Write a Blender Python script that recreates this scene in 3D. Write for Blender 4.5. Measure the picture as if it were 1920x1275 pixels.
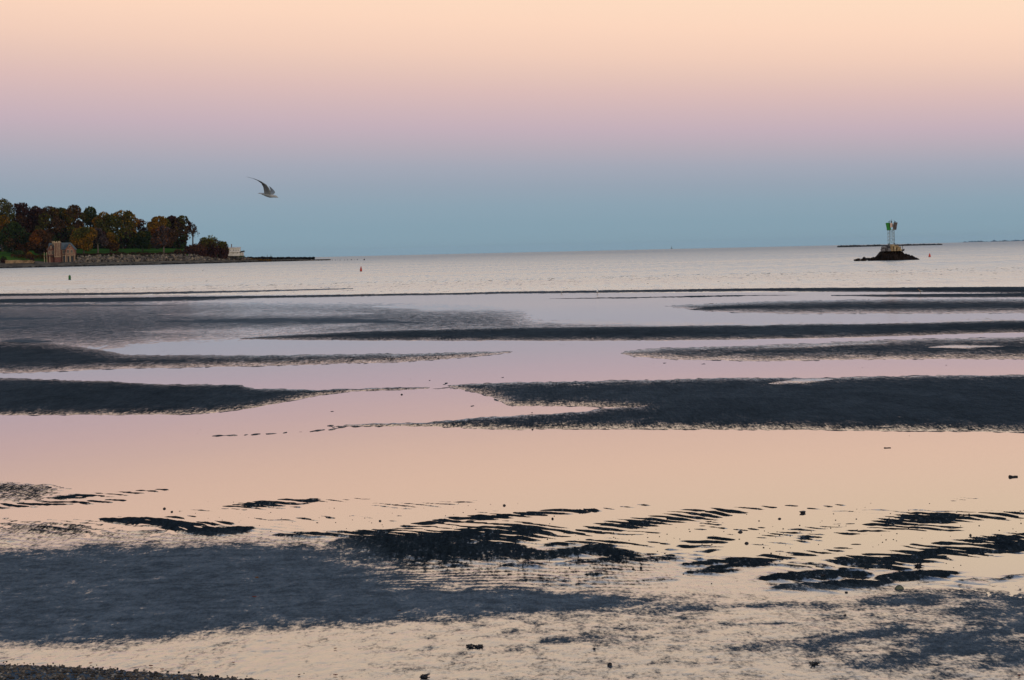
import bpy, math, random
import numpy as np
from mathutils import Vector, Matrix

# ------------------------------------------------------------------ clear
for o in list(bpy.data.objects):
    bpy.data.objects.remove(o, do_unlink=True)
scene = bpy.context.scene
col = scene.collection
R = math.radians

# ------------------------------------------------------------------ camera
LENS, EYE = 70.0, 3.0
F = LENS / 36.0 * 1920.0                       # focal length in photograph pixels
PITCH = math.atan((637.5 - 470.0) / F)
ROLL = -math.atan(0.0227)
CM = Matrix.Rotation(math.pi / 2 - PITCH, 3, 'X') @ Matrix.Rotation(ROLL, 3, 'Z')
cam_data = bpy.data.cameras.new('camera')
cam_data.lens = LENS
cam_data.sensor_width = 36.0
cam_data.clip_start = 0.1
cam_data.clip_end = 60000.0
cam = bpy.data.objects.new('camera', cam_data)
cam.matrix_world = Matrix.Translation((0, 0, EYE)) @ CM.to_4x4()
col.objects.link(cam)
scene.camera = cam

# ------------------------------------------------------------------ sky and light
def lin(c):
    return tuple(((v / 255.0) / 12.92 if v / 255.0 <= 0.04045 else ((v / 255.0 + 0.055) / 1.055) ** 2.4) for v in c)

world = bpy.data.worlds.new('World')
scene.world = world
world.use_nodes = True
nt = world.node_tree
nt.nodes.clear()
def wn(t, **k):
    n = nt.nodes.new(t)
    for a, b in k.items():
        setattr(n, a, b)
    return n
tc = wn('ShaderNodeTexCoord')
sep = wn('ShaderNodeSeparateXYZ')
nt.links.new(tc.outputs['Generated'], sep.inputs[0])
asin = wn('ShaderNodeMath', operation='ARCSINE', use_clamp=False)
nt.links.new(sep.outputs['Z'], asin.inputs[0])
# the twilight bands are a little tilted: the sun has set behind and to the right
tilt = wn('ShaderNodeMath', operation='MULTIPLY_ADD')
tilt.inputs[1].default_value = 0.55
tilt.inputs[2].default_value = 1.0
nt.links.new(sep.outputs['X'], tilt.inputs[0])
elev = wn('ShaderNodeMath', operation='MULTIPLY')
nt.links.new(asin.outputs[0], elev.inputs[0])
nt.links.new(tilt.outputs[0], elev.inputs[1])
nrm = wn('ShaderNodeMath', operation='DIVIDE', use_clamp=True)
nrm.inputs[1].default_value = math.pi / 2
nt.links.new(elev.outputs[0], nrm.inputs[0])
sq = wn('ShaderNodeMath', operation='SQRT')
nt.links.new(nrm.outputs[0], sq.inputs[0])
ramp = wn('ShaderNodeValToRGB')
nt.links.new(sq.outputs[0], ramp.inputs[0])
SKY = [  # elevation in degrees, colour
    (0.0, (134, 162, 177)), (0.75, (136, 162, 177)), (1.3, (142, 164, 179)), (1.85, (152, 165, 180)),
    (2.40, (165, 169, 183)), (2.95, (182, 173, 184)), (3.5, (197, 177, 187)), (4.05, (209, 183, 186)),
    (4.55, (220, 189, 185)), (5.05, (230, 197, 185)), (5.65, (242, 206, 187)), (6.5, (252, 215, 191)), (7.3, (254, 220, 194)),
    (9.0, (254, 227, 196)), (13.0, (248, 226, 202)), (20.0, (208, 204, 204)), (32.0, (150, 167, 192)),
    (50.0, (106, 132, 172)), (90.0, (80, 106, 152))]
els = ramp.color_ramp.elements
while len(els) > 1:
    els.remove(els[-1])
for i, (e, c) in enumerate(SKY):
    p = math.sqrt(e / 90.0)
    el = els[0] if i == 0 else els.new(p)
    el.position = p
    el.color = lin(c) + (1,)
bg = wn('ShaderNodeBackground')
bg.inputs['Strength'].default_value = 1.0
nt.links.new(ramp.outputs[0], bg.inputs[0])
out = wn('ShaderNodeOutputWorld')
nt.links.new(bg.outputs[0], out.inputs[0])

sun_data = bpy.data.lights.new('sun', 'SUN')
sun_data.energy = 0.9
sun_data.angle = R(12)
sun_data.color = (1.0, 0.80, 0.58)
sun = bpy.data.objects.new('sun', sun_data)
# low afterglow behind the camera, to the right
sd = Vector((math.sin(R(40)) * math.cos(R(9)), -math.cos(R(40)) * math.cos(R(9)), math.sin(R(9))))
sun.rotation_euler = sd.to_track_quat('Z', 'Y').to_euler()
col.objects.link(sun)

scene.view_settings.view_transform = 'Standard'
scene.view_settings.look = 'None'
scene.view_settings.exposure = 0.0
scene.view_settings.gamma = 1.0
scene.view_settings.use_curve_mapping = False

# ------------------------------------------------------------------ helpers
RX, UP, FW = CM.col[0].copy(), CM.col[1].copy(), -CM.col[2]
def ray(u, v):
    return FW + RX * ((u - 960.0) / F) + UP * ((637.5 - v) / F)
def at(u, v, D):
    d = ray(u, v)
    t = D / d.y
    return Vector((0, 0, EYE)) + d * t
def ground(u, v, z=0.0):
    d = ray(u, v)
    t = (z - EYE) / d.z
    return Vector((0, 0, EYE)) + d * t
def to_image_px(x, y, z=0.0):
    """image pixel coordinates of ground points, projected through the camera"""
    zz = z - EYE
    a = RX.x * x + RX.y * y + RX.z * zz
    b = UP.x * x + UP.y * y + UP.z * zz
    c = FW.x * x + FW.y * y + FW.z * zz
    return 960.0 + F * a / c, 637.5 - F * b / c

rng = np.random.default_rng(7)
rnd = random.Random(11)

def hash2(ix, iy, seed):
    h = (ix.astype(np.int64) * 374761393 + iy.astype(np.int64) * 668265263 + seed * 974634777) & 0xFFFFFFFF
    h = ((h ^ (h >> 13)) * 1274126177) & 0xFFFFFFFF
    return ((h ^ (h >> 16)) & 0xFFFFFF) / float(0xFFFFFF)
def vnoise(x, y, seed=0):
    ix, iy = np.floor(x), np.floor(y)
    fx, fy = x - ix, y - iy
    fx = fx * fx * (3 - 2 * fx); fy = fy * fy * (3 - 2 * fy)
    a = hash2(ix, iy, seed); b = hash2(ix + 1, iy, seed)
    c = hash2(ix, iy + 1, seed); d = hash2(ix + 1, iy + 1, seed)
    return (a + (b - a) * fx) * (1 - fy) + (c + (d - c) * fx) * fy
def fbm(x, y, octs=3, seed=0):
    s = 0.0; a = 0.5; n = 0.0
    for i in range(octs):
        s = s + a * vnoise(x * 2 ** i + 17.3 * i, y * 2 ** i - 9.1 * i, seed + i)
        n += a; a *= 0.5
    return s / n * 2 - 1
def sstep(a, b, x):
    t = np.clip((x - a) / (b - a), 0, 1)
    return t * t * (3 - 2 * t)

def poly_sd(U, V, pts, hx=0.3):
    """signed distance (positive inside) to an outline, horizontal lengths weighted by hx"""
    P = np.array(pts, float)
    m = 60
    sel = (V > P[:, 1].min() - m) & (V < P[:, 1].max() + m)
    outv = np.full(U.shape, -60.0)
    u, v = U[sel] * hx, V[sel]
    Q = P.copy(); Q[:, 0] *= hx
    d2 = np.full(u.shape, 1e9); inside = np.zeros(u.shape, bool)
    for i in range(len(Q)):
        a, b = Q[i], Q[(i + 1) % len(Q)]
        e = b - a
        wx, wy = u - a[0], v - a[1]
        t = np.clip((wx * e[0] + wy * e[1]) / (e @ e + 1e-9), 0, 1)
        d2 = np.minimum(d2, (wx - e[0] * t) ** 2 + (wy - e[1] * t) ** 2)
        c1 = (a[1] > v) != (b[1] > v)
        xi = a[0] + (v - a[1]) * e[0] / (e[1] if abs(e[1]) > 1e-9 else 1e-9)
        inside ^= c1 & (u < xi)
    sdv = np.sqrt(d2)
    outv[sel] = np.where(inside, sdv, -sdv)
    return outv
def stroke_d(U, V, pts, hx=0.3, taper=0.0):
    """distance to a brush line; with taper the line thins out to its ends"""
    P = np.array(pts, float); m = 60
    sel = (V > P[:, 1].min() - m) & (V < P[:, 1].max() + m)
    outv = np.full(U.shape, 60.0)
    u, v = U[sel] * hx, V[sel]
    Q = P.copy(); Q[:, 0] *= hx
    seg = np.sqrt(((Q[1:] - Q[:-1]) ** 2).sum(1)); cum = np.concatenate([[0], np.cumsum(seg)])
    d2 = np.full(u.shape, 1e9); sp = np.zeros(u.shape)
    for i in range(len(Q) - 1):
        a, b = Q[i], Q[i + 1]; e = b - a
        wx, wy = u - a[0], v - a[1]
        t = np.clip((wx * e[0] + wy * e[1]) / (e @ e + 1e-9), 0, 1)
        q = (wx - e[0] * t) ** 2 + (wy - e[1] * t) ** 2
        near = q < d2
        d2 = np.where(near, q, d2); sp = np.where(near, (cum[i] + seg[i] * t) / cum[-1], sp)
    d = np.sqrt(d2)
    if taper:
        d = d / np.clip(np.sin(np.pi * (0.02 + 0.96 * sp)) ** taper, 0.03, 1)
    outv[sel] = d
    return outv

# ------------------------------------------------------------------ material helpers
def mat(name):
    m = bpy.data.materials.new(name); m.use_nodes = True
    m.node_tree.nodes.clear()
    return m
class NT:
    def __init__(s, m): s.t = m.node_tree
    def n(s, typ, ins=None, **k):
        x = s.t.nodes.new(typ)
        for a, b in k.items(): setattr(x, a, b)
        for a, b in (ins or {}).items():
            if isinstance(b, bpy.types.NodeSocket): s.t.links.new(b, x.inputs[a])
            else: x.inputs[a].default_value = b
        return x
    def out(s, sh): s.n('ShaderNodeOutputMaterial', {'Surface': sh})
    def math(s, op, a, b=0.0, c=0.0, clamp=False):
        return s.n('ShaderNodeMath', {0: a, 1: b, 2: c}, operation=op, use_clamp=clamp).outputs[0]
    def noise(s, vec, scale, detail=3, rough=0.55, dist=0.0):
        return s.n('ShaderNodeTexNoise', {'Vector': vec, 'Scale': scale, 'Detail': detail, 'Roughness': rough, 'Distortion': dist}).outputs['Fac']
    def mapr(s, v, a, b, c=0.0, d=1.0, smooth=True):
        return s.n('ShaderNodeMapRange', {0: v, 1: a, 2: b, 3: c, 4: d}, interpolation_type='SMOOTHSTEP' if smooth else 'LINEAR', clamp=True).outputs[0]
    def mixc(s, f, a, b):
        return s.n('ShaderNodeMix', {0: f, 6: a, 7: b}, data_type='RGBA').outputs[2]
    def pos(s): return s.n('ShaderNodeNewGeometry').outputs['Position']
    def stretch(s, vec, sc): return s.n('ShaderNodeMapping', {'Vector': vec, 'Scale': sc}).outputs[0]
    def bump(s, h, strength, dist, normal=None):
        ins = {'Height': h, 'Strength': strength, 'Distance': dist}
        if normal is not None: ins['Normal'] = normal
        return s.n('ShaderNodeBump', ins).outputs[0]

def plain(name, c, rough=0.7, var=0.25, scale=1.0, bump=0.0, bscale=4.0, spec=0.3):
    m = mat(name); N = NT(m)
    obj_co = N.n('ShaderNodeTexCoord').outputs['Object']
    f = N.noise(obj_co, scale, 4)
    lo = tuple(v * (1 - var) for v in c) + (1,); hi = tuple(min(1, v * (1 + var)) for v in c) + (1,)
    cc = N.mixc(N.mapr(f, 0.3, 0.7), lo, hi)
    ins = {'Base Color': cc, 'Roughness': rough, 'Specular IOR Level': spec}
    if bump:
        ins['Normal'] = N.bump(N.noise(obj_co, bscale, 4), 1.0, bump)
    N.out(N.n('ShaderNodeBsdfPrincipled', ins).outputs[0])
    return m

def mirror_shader(N, normal, rough, bed):
    """water film: reflection that grows towards grazing angles over a dark bed"""
    fr = N.n('ShaderNodeFresnel', {'IOR': 1.33, 'Normal': normal}).outputs[0]
    fac = N.math('POWER', fr, 0.45, clamp=True)
    gl = N.n('ShaderNodeBsdfGlossy', {'Color': (0.97, 0.95, 0.94, 1), 'Roughness': rough, 'Normal': normal}).outputs[0]
    df = N.n('ShaderNodeBsdfDiffuse', {'Color': bed}).outputs[0]
    return N.n('ShaderNodeMixShader', {0: fac, 1: df, 2: gl}).outputs[0]

# still water of the pools
M_POOL = mat('still_pool_water'); N = NT(M_POOL)
p = N.pos()
h = N.noise(N.stretch(p, (0.35, 0.12, 1)), 1.0, 3)
py = N.n('ShaderNodeSeparateXYZ', {0: p}).outputs['Y']
N.out(mirror_shader(N, N.bump(h, 0.25, 0.01), N.mapr(py, 28.0, 110.0, 0.03, 0.12, smooth=False), (0.05, 0.05, 0.055, 1)))

# rippled open sea, rougher away from the shore
M_SEA = mat('rippled_sea_water'); N = NT(M_SEA)
p = N.pos()
sepn = N.n('ShaderNodeSeparateXYZ', {0: p})
off = N.math('POWER', N.mapr(sepn.outputs['Y'], 130.0, 1500.0, 0.0, 1.0, smooth=False), 0.45)
h1 = N.noise(N.stretch(p, (0.9, 1.4, 1)), 1.0, 5, 0.62)
h2 = N.noise(N.stretch(p, (0.008, 0.030, 1)), 1.0, 4)
h3 = N.noise(N.stretch(p, (1.5, 0.10, 1)), 1.0, 4, 0.7)
calm = N.math('MULTIPLY', N.mapr(h2, 0.35, 0.62, 0.5, 1.15), N.mapr(h3, 0.3, 0.7, 0.45, 1.5))
amp = N.math('MULTIPLY', N.math('MULTIPLY_ADD', N.mapr(sepn.outputs['Y'], 230.0, 900.0), 0.045, 0.003), calm)
nb = N.bump(h1, 1.0, 1.0)
nb_node = nb.node
N.t.links.new(amp, nb_node.inputs['Distance'])
fr = N.n('ShaderNodeFresnel', {'IOR': 1.33, 'Normal': nb}).outputs[0]
fac = N.math('POWER', fr, 0.36, clamp=True)
rgh = N.math('MULTIPLY', N.math('MULTIPLY_ADD', off, 0.27, 0.20), N.math('MULTIPLY', N.mapr(h2, 0.35, 0.65, 0.8, 1.2), N.mapr(h3, 0.3, 0.7, 0.6, 1.35)))
fac = N.math('MULTIPLY', fac, N.math('SUBTRACT', 1.0, N.math('MULTIPLY', off, N.mapr(h3, 0.3, 0.7, 0.34, 0.56))))
gl = N.n('ShaderNodeBsdfGlossy', {'Color': (0.95, 0.975, 0.95, 1), 'Roughness': rgh, 'Normal': nb}).outputs[0]
df = N.n('ShaderNodeBsdfDiffuse', {'Color': (0.06, 0.10, 0.11, 1)}).outputs[0]
N.out(N.n('ShaderNodeMixShader', {0: fac, 1: df, 2: gl}).outputs[0])

# tidal sand: dark damp sand with a broken film of water ("film" is painted on the mesh)
M_SAND = mat('wet_tidal_sand'); N = NT(M_SAND)
p = N.pos()
film = N.n('ShaderNodeAttribute', attribute_name='film').outputs['Fac']
damp_sheen = N.n('ShaderNodeAttribute', attribute_name='damp_sheen').outputs['Fac']
n1 = N.noise(N.stretch(p, (11, 5, 11)), 1.0, 5, 0.7, 0.3)
n2 = N.noise(N.stretch(p, (1.6, 0.8, 1.6)), 1.0, 5, 0.65, 0.5)
n3 = N.noise(N.stretch(p, (34, 15, 34)), 1.0, 3, 0.65)
n4 = N.noise(N.stretch(p, (4.2, 4.4, 4.2)), 1.0, 5, 0.68, 0.5)
n5 = N.noise(N.stretch(p, (21, 1.7, 21)), 1.0, 4, 0.7)
dinv = N.math('SUBTRACT', 1.0, damp_sheen)
n45 = N.n('ShaderNodeMix', {0: N.math('MULTIPLY', dinv, 0.85), 2: n4, 3: n5}).outputs[0]
nn = N.math('ADD', N.math('MULTIPLY', n45, 0.38), N.math('ADD', N.math('MULTIPLY', n1, 0.20), N.math('ADD', N.math('MULTIPLY', n2, 0.14), N.math('MULTIPLY', n3, 0.28))))
ff = N.math('ADD', film, N.math('MULTIPLY', N.math('SUBTRACT', nn, 0.5), N.math('MULTIPLY_ADD', damp_sheen, -0.6, 4.4)))
filmf = N.mapr(ff, 0.20, 0.80)
gr = N.math('ADD', N.math('MULTIPLY', n45, 0.5), N.math('ADD', N.math('MULTIPLY', n3, 0.3), N.math('MULTIPLY', n2, 0.2)))
gf = N.mapr(gr, 0.38, 0.62)
c0 = N.mixc(gf, (0.006, 0.010, 0.013, 1), (0.016, 0.026, 0.034, 1))
c1 = N.mixc(gf, (0.042, 0.064, 0.082, 1), (0.125, 0.166, 0.196, 1))  # paler bluish base: sky sheen on wet sand painted into the colour
sandc = N.mixc(damp_sheen, c0, c1)
bs = N.bump(N.math('ADD', N.math('ADD', n1, n45), N.math('MULTIPLY', n3, 0.7)), 1.0, 0.03)
sand_d = N.n('ShaderNodeBsdfDiffuse', {'Color': sandc, 'Roughness': 0.5, 'Normal': bs}).outputs[0]
sand_p = N.n('ShaderNodeBsdfPrincipled', {'Base Color': sandc, 'Roughness': 0.65, 'Specular IOR Level': 0.2, 'Normal': bs}).outputs[0]
sand = N.n('ShaderNodeMixShader', {0: N.math('MULTIPLY', damp_sheen, 0.25), 1: sand_d, 2: sand_p}).outputs[0]
bf = N.bump(N.math('ADD', n4, N.math('ADD', n1, n2)), 0.5, 0.008)
wet = mirror_shader(N, bf, 0.07, (0.03, 0.036, 0.048, 1))
N.out(N.n('ShaderNodeMixShader', {0: filmf, 1: sand, 2: wet}).outputs[0])

# ------------------------------------------------------------------ mesh helpers
def tag(o, label=None, cat=None, group=None, kind=None):
    if label: o['label'] = label
    if cat: o['category'] = cat
    if group: o['group'] = group
    if kind: o['kind'] = kind
    return o
def link(name, me, m=None, parent=None):
    o = bpy.data.objects.new(name, me); col.objects.link(o)
    if m is not None and me is not None and not me.materials: me.materials.append(m)
    if parent is not None: o.parent = parent
    return o
def empty(name, loc, rz=0.0, ry=0.0):
    o = bpy.data.objects.new(name, None); col.objects.link(o)
    o.location = loc; o.rotation_euler = (0, ry, rz); o.empty_display_size = 0.2
    return o
def grid_mesh(name, X, Y, Z, attrs=None, smooth=True):
    ny, nx = X.shape
    co = np.stack([X, Y, Z], -1).reshape(-1, 3).astype(np.float32)
    i = np.arange(ny * nx).reshape(ny, nx)
    q = np.stack([i[:-1, :-1], i[:-1, 1:], i[1:, 1:], i[1:, :-1]], -1).reshape(-1, 4)
    me = bpy.data.meshes.new(name)
    me.vertices.add(len(co)); me.vertices.foreach_set('co', co.ravel())
    me.loops.add(q.size); me.loops.foreach_set('vertex_index', q.ravel().astype(np.int32))
    me.polygons.add(len(q))
    me.polygons.foreach_set('loop_start', (np.arange(len(q)) * 4).astype(np.int32))
    me.update(calc_edges=True)
    me.polygons.foreach_set('use_smooth', np.full(len(q), smooth))
    for k, a in (attrs or {}).items():
        at_ = me.attributes.new(k, 'FLOAT', 'POINT')
        at_.data.foreach_set('value', a.reshape(-1).astype(np.float32))
    me.update()
    return me
class MB:
    def __init__(s): s.v = []; s.f = []; s.mi = []
    def add(s, vs, fs, mi=0):
        b = len(s.v); s.v += [tuple(x) for x in vs]; s.f += [tuple(b + i for i in f) for f in fs]; s.mi += [mi] * len(fs)
    def box(s, x0, x1, y0, y1, z0, z1, mi=0):
        s.add([(x0, y0, z0), (x1, y0, z0), (x1, y1, z0), (x0, y1, z0), (x0, y0, z1), (x1, y0, z1), (x1, y1, z1), (x0, y1, z1)],
              [(0, 3, 2, 1), (4, 5, 6, 7), (0, 1, 5, 4), (1, 2, 6, 5), (2, 3, 7, 6), (3, 0, 4, 7)], mi)
    def prism(s, poly, y0, y1, mi=0):            # outline in x,z pushed along y
        n = len(poly)
        vs = [(x, y0, z) for x, z in poly] + [(x, y1, z) for x, z in poly]
        fs = [tuple(range(n)), tuple(range(2 * n - 1, n - 1, -1))] + [(i, i + n, (i + 1) % n + n, (i + 1) % n) for i in range(n)]
        s.add(vs, fs, mi)
    def prism_x(s, poly, x0, x1, mi=0):          # outline in y,z pushed along x
        n = len(poly)
        vs = [(x0, y, z) for y, z in poly] + [(x1, y, z) for y, z in poly]
        fs = [tuple(range(n))[::-1], tuple(range(n, 2 * n))] + [((i + 1) % n, (i + 1) % n + n, i + n, i) for i in range(n)]
        s.add(vs, fs, mi)
    def tube(s, pts, rad, sides=6, mi=0):
        pts = [Vector(p_) for p_ in pts]; n = len(pts)
        if not isinstance(rad, (list, tuple)): rad = [rad] * n
        vs = []
        for i, p_ in enumerate(pts):
            d = (pts[min(i + 1, n - 1)] - pts[max(i - 1, 0)]).normalized()
            a = d.orthogonal().normalized() if abs(d.z) > 0.9 or n == 2 else d.cross(Vector((0, 0, 1))).normalized()
            if i and a.dot(pa) < 0: a = -a
            pa = a; b = d.cross(a)
            for k in range(sides):
                t = 2 * math.pi * k / sides
                vs.append(p_ + (a * math.cos(t) + b * math.sin(t)) * rad[i])
        fs = []
        for i in range(n - 1):
            for k in range(sides):
                k2 = (k + 1) % sides
                fs.append((i * sides + k, i * sides + k2, (i + 1) * sides + k2, (i + 1) * sides + k))
        fs.append(tuple(range(sides))[::-1]); fs.append(tuple((n - 1) * sides + k for k in range(sides)))
        s.add(vs, fs, mi)
    def lathe(s, prof, sides=16, mi=0, c=(0, 0)):
        vs = []; fs = []; n = len(prof)
        for r_, z in prof:
            for k in range(sides):
                t = 2 * math.pi * k / sides
                vs.append((c[0] + r_ * math.cos(t), c[1] + r_ * math.sin(t), z))
        for i in range(n - 1):
            for k in range(sides):
                k2 = (k + 1) % sides
                fs.append((i * sides + k, i * sides + k2, (i + 1) * sides + k2, (i + 1) * sides + k))
        fs.append(tuple(range(sides))[::-1]); fs.append(tuple((n - 1) * sides + k for k in range(sides)))
        s.add(vs, fs, mi)
    def rock(s, c, r3, seed, rough=0.25, flat=False, mi=0):
        rr = random.Random(seed)
        cx, cy, cz = c
        vs = []
        rot = rr.uniform(0, 6.28); cr, sr = math.cos(rot), math.sin(rot)
        for q in ICO_V:
            k = 1 + rr.uniform(-rough, rough)
            x, y, z = q[0] * k * r3[0], q[1] * k * r3[1], q[2] * k * r3[2]
            vs.append((cx + x * cr - y * sr, cy + x * sr + y * cr, cz + z))
        s.add(vs, ICO_F, mi)
    def mesh(s, name, smooth=False):
        me = bpy.data.meshes.new(name); me.from_pydata(s.v, [], s.f)
        if smooth: me.polygons.foreach_set('use_smooth', [True] * len(me.polygons))
        if any(s.mi): me.polygons.foreach_set('material_index', s.mi)
        me.update(); return me
    def build(s, name, m, parent=None, smooth=False):
        me = s.mesh(name, smooth)
        for x in (m if isinstance(m, (list, tuple)) else [m]): me.materials.append(x)
        return link(name, me, None, parent)
import bmesh
_b = bmesh.new(); bmesh.ops.create_icosphere(_b, subdivisions=1, radius=1.0)
_b.verts.ensure_lookup_table()
ICO_V = [tuple(v.co) for v in _b.verts]; ICO_F = [tuple(v.index for v in f.verts) for f in _b.faces]; _b.free()
_b = bmesh.new(); bmesh.ops.create_icosphere(_b, subdivisions=3, radius=1.0)
ICO3_V = [tuple(v.co) for v in _b.verts]; ICO3_F = [tuple(v.index for v in f.verts) for f in _b.faces]; _b.free()

def earth(d2):
    return -d2 / (2 * 6.371e6)

# ------------------------------------------------------------------ tidal flat
NR, NC = 1400, 740
t = np.linspace(0, 1, NR)
e_ = -0.62
rows = (11.0 ** e_ + (215.0 ** e_ - 11.0 ** e_) * t) ** (1 / e_)
s_ = np.linspace(-1, 1, NC)
Y = np.repeat(rows[:, None], NC, 1)
X = s_[None, :] * (0.34 * Y + 2.5)
U, V = to_image_px(X, Y)  # image pixels; the outlines and strokes below use the same coordinates

ELEV = np.full(X.shape, -0.05)      # metres above the still water
FILM = np.zeros(X.shape)            # how much the sand is covered by a water film
WARP = fbm(X * 0.22, Y * 0.10, 3, 5) * 3.0 + fbm(X * 1.3, Y * 0.5, 2, 9) * 1.2
BANKS = [
    # outline, height, edge width, film at the rim, film in the middle, rim width
    ([(-400, 552), (0, 551), (240, 549), (450, 545.5), (660, 541), (450, 547.5), (240, 552), (0, 555), (-400, 558)], .03, 2, .35, .1, 2),
    ([(-400, 564), (0, 561), (480, 555), (800, 550.5), (960, 547.5), (1200, 544), (1400, 541), (1920, 538), (2400, 536),
      (2400, 551), (1920, 549), (1600, 546.5), (1400, 545.5), (1200, 547.5), (960, 550), (800, 553), (480, 559), (200, 565), (-400, 572)], .03, 2.5, .3, .0, 2),
    ([(1560, 554), (1700, 552), (1800, 551), (1920, 549.5), (2400, 548), (2400, 557), (1920, 557), (1700, 557)], .02, 2, .3, .05, 2),
    ([(1250, 574), (1440, 566), (1600, 562), (1920, 561), (2400, 560), (2400, 587), (1920, 586.5), (1640, 588), (1460, 588), (1330, 584)], .03, 7, .55, .0, 9),
    # the broad wet sheet on the left, joined to the long bar
    ([(-400, 570), (0, 567), (200, 568), (480, 569), (720, 571), (900, 575), (980, 583), (1000, 600), (1160, 603), (1400, 609.5), (1660, 606.5), (1920, 599), (2400, 594),
      (2400, 608), (1920, 614), (1660, 620), (1440, 624), (1200, 627), (960, 628), (700, 630), (480, 634), (300, 641), (215, 653), (100, 652), (-400, 650)], .009, 9, .56, .22, 14),
    ([(455, 635), (560, 628), (700, 621), (960, 615), (1200, 613), (1440, 611), (1660, 608), (1920, 602), (2400, 597),
      (2400, 616), (1920, 622), (1660, 629), (1440, 634), (1200, 637), (960, 637), (700, 637.5)], .03, 6, .35, .0, 6),
    ([(-400, 632), (0, 640), (110, 645), (195, 658), (230, 667), (480, 667.5), (800, 664), (955, 660), (880, 668), (760, 678), (480, 686), (200, 691), (60, 697), (-400, 700)], .03, 7, .46, .02, 12),
    ([(1170, 661), (1240, 655), (1400, 650), (1640, 640), (1920, 634), (2400, 628), (2400, 671), (1920, 672), (1660, 672), (1440, 674.5), (1270, 672), (1195, 667)], .028, 8, .50, .10, 11),
    ([(-400, 708), (0, 711), (80, 713), (215, 716), (300, 722), (440, 722), (475, 730), (600, 732), (660, 729.5), (800, 727), (660, 733), (600, 740), (540, 751), (480, 763), (400, 773), (330, 777), (150, 777.5), (-400, 777)], .03, 8, .42, .03, 7),
    ([(850, 724), (960, 719.5), (1200, 715), (1350, 711), (1550, 711), (1660, 708), (1920, 704), (2400, 700), (2400, 812), (1920, 809), (1660, 807), (1400, 804.5), (1100, 803.5),
      (960, 805), (830, 800), (650, 797), (800, 793), (900, 784), (1000, 779), (1100, 773), (1140, 767), (1200, 764), (1080, 760), (960, 758.5), (935, 745), (900, 735)], .032, 9, .44, .02, 9),
]
DAMP_SHEEN_FAR = np.full(X.shape, 0.36)
for pts, hgt, ew, f0, f1, rw in BANKS:
    sdv = poly_sd(U, V, pts) + (1.8 if V is not None and pts[0][1] > 575 else 0.6) + np.clip(WARP * 0.55, -2.5, 2.5) * (ew / 8.0)
    z = hgt * np.clip(sdv / ew, -1.6, 1.0)
    up = z > ELEV
    f1 = f1 - 0.20 if f1 < 0.2 else f1
    fv = f1 + (f0 + 0.14 - f1) * np.exp(-np.clip(sdv, 0, None) / (rw * 1.3))
    ins = sdv > (0 if f1 < 0.2 else -ew * 1.6)
    ELEV = np.where(up, z, ELEV)
    FILM = np.where(ins & up, fv, FILM)
    DAMP_SHEEN_FAR = np.where(ins & up, 0.85 if f1 >= 0.2 else 0.36, DAMP_SHEEN_FAR)
RAG = fbm(X * 0.9, Y * 0.16, 4, 25) * 1.6
# light streaks of water lying on the bars
for pts, th, k in [([(1740, 653), (1800, 651.5), (1885, 651)], 3.0, .9), ([(1420, 654), (1560, 648), (1700, 643)], 2.5, .25), ([(1440, 722), (1470, 720), (1540, 714), (1560, 712)], 4.0, .6), ([(1000, 723), (1100, 724)], 3.0, .15),
                   ([(1000, 603), (1300, 606), (1500, 604)], 5, .35), ([(1390, 611), (1450, 608.5)], 2.0, .6), ([(300, 590), (700, 588)], 7, .18), ([(250, 622), (480, 622), (700, 606)], 7, .22), ([(700, 575), (1000, 577)], 6, .5)]:
    d = stroke_d(U, V, pts, 0.3, 0.9) + th * 0.5 * RAG
    FILM = np.maximum(FILM, FILM + k * np.exp(-(np.clip(d, 0, None) / th) ** 2))
# darker drier streaks on the wet sheet
for pts, th in [([(-200, 600), (20, 598), (110, 597)], 2.0), ([(-200, 617), (0, 616), (70, 614)], 1.8), ([(-200, 575), (60, 573), (260, 573), (350, 572)], 2.2), ([(-200, 568), (200, 566), (480, 561)], 2.5), ([(300, 603), (620, 601), (800, 606)], 4),
                ([(0, 640), (100, 641)], 3), ([(1030, 560), (1200, 558), (1400, 554), (1500, 553)], 1.5), ([(1290, 581), (1440, 575)], 3)]:
    d = stroke_d(U, V, pts, 0.3, 0.9) + th * 0.5 * RAG
    k = np.exp(-(np.clip(d, 0, None) / th) ** 2)
    FILM = FILM - 0.35 * k
    ELEV = np.maximum(ELEV, 0.012 * k - 0.006)
FAR = sstep(860, 820, V)

# ---- near shore: ripples that just break the surface, a smooth slab, a film-covered toe
LOWN = fbm(X * 0.5, Y * 0.28, 3, 21)
E2 = np.full(X.shape, -0.028)
toe = V - np.interp(U, [-600, 0, 300, 640, 1100, 1500, 1920, 2500], [925, 948, 965, 985, 1010, 1040, 1045, 1050])
E2 = -0.030 + 0.030 * sstep(-40, 40, toe) + 0.012 * sstep(20, 190, toe)
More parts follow.
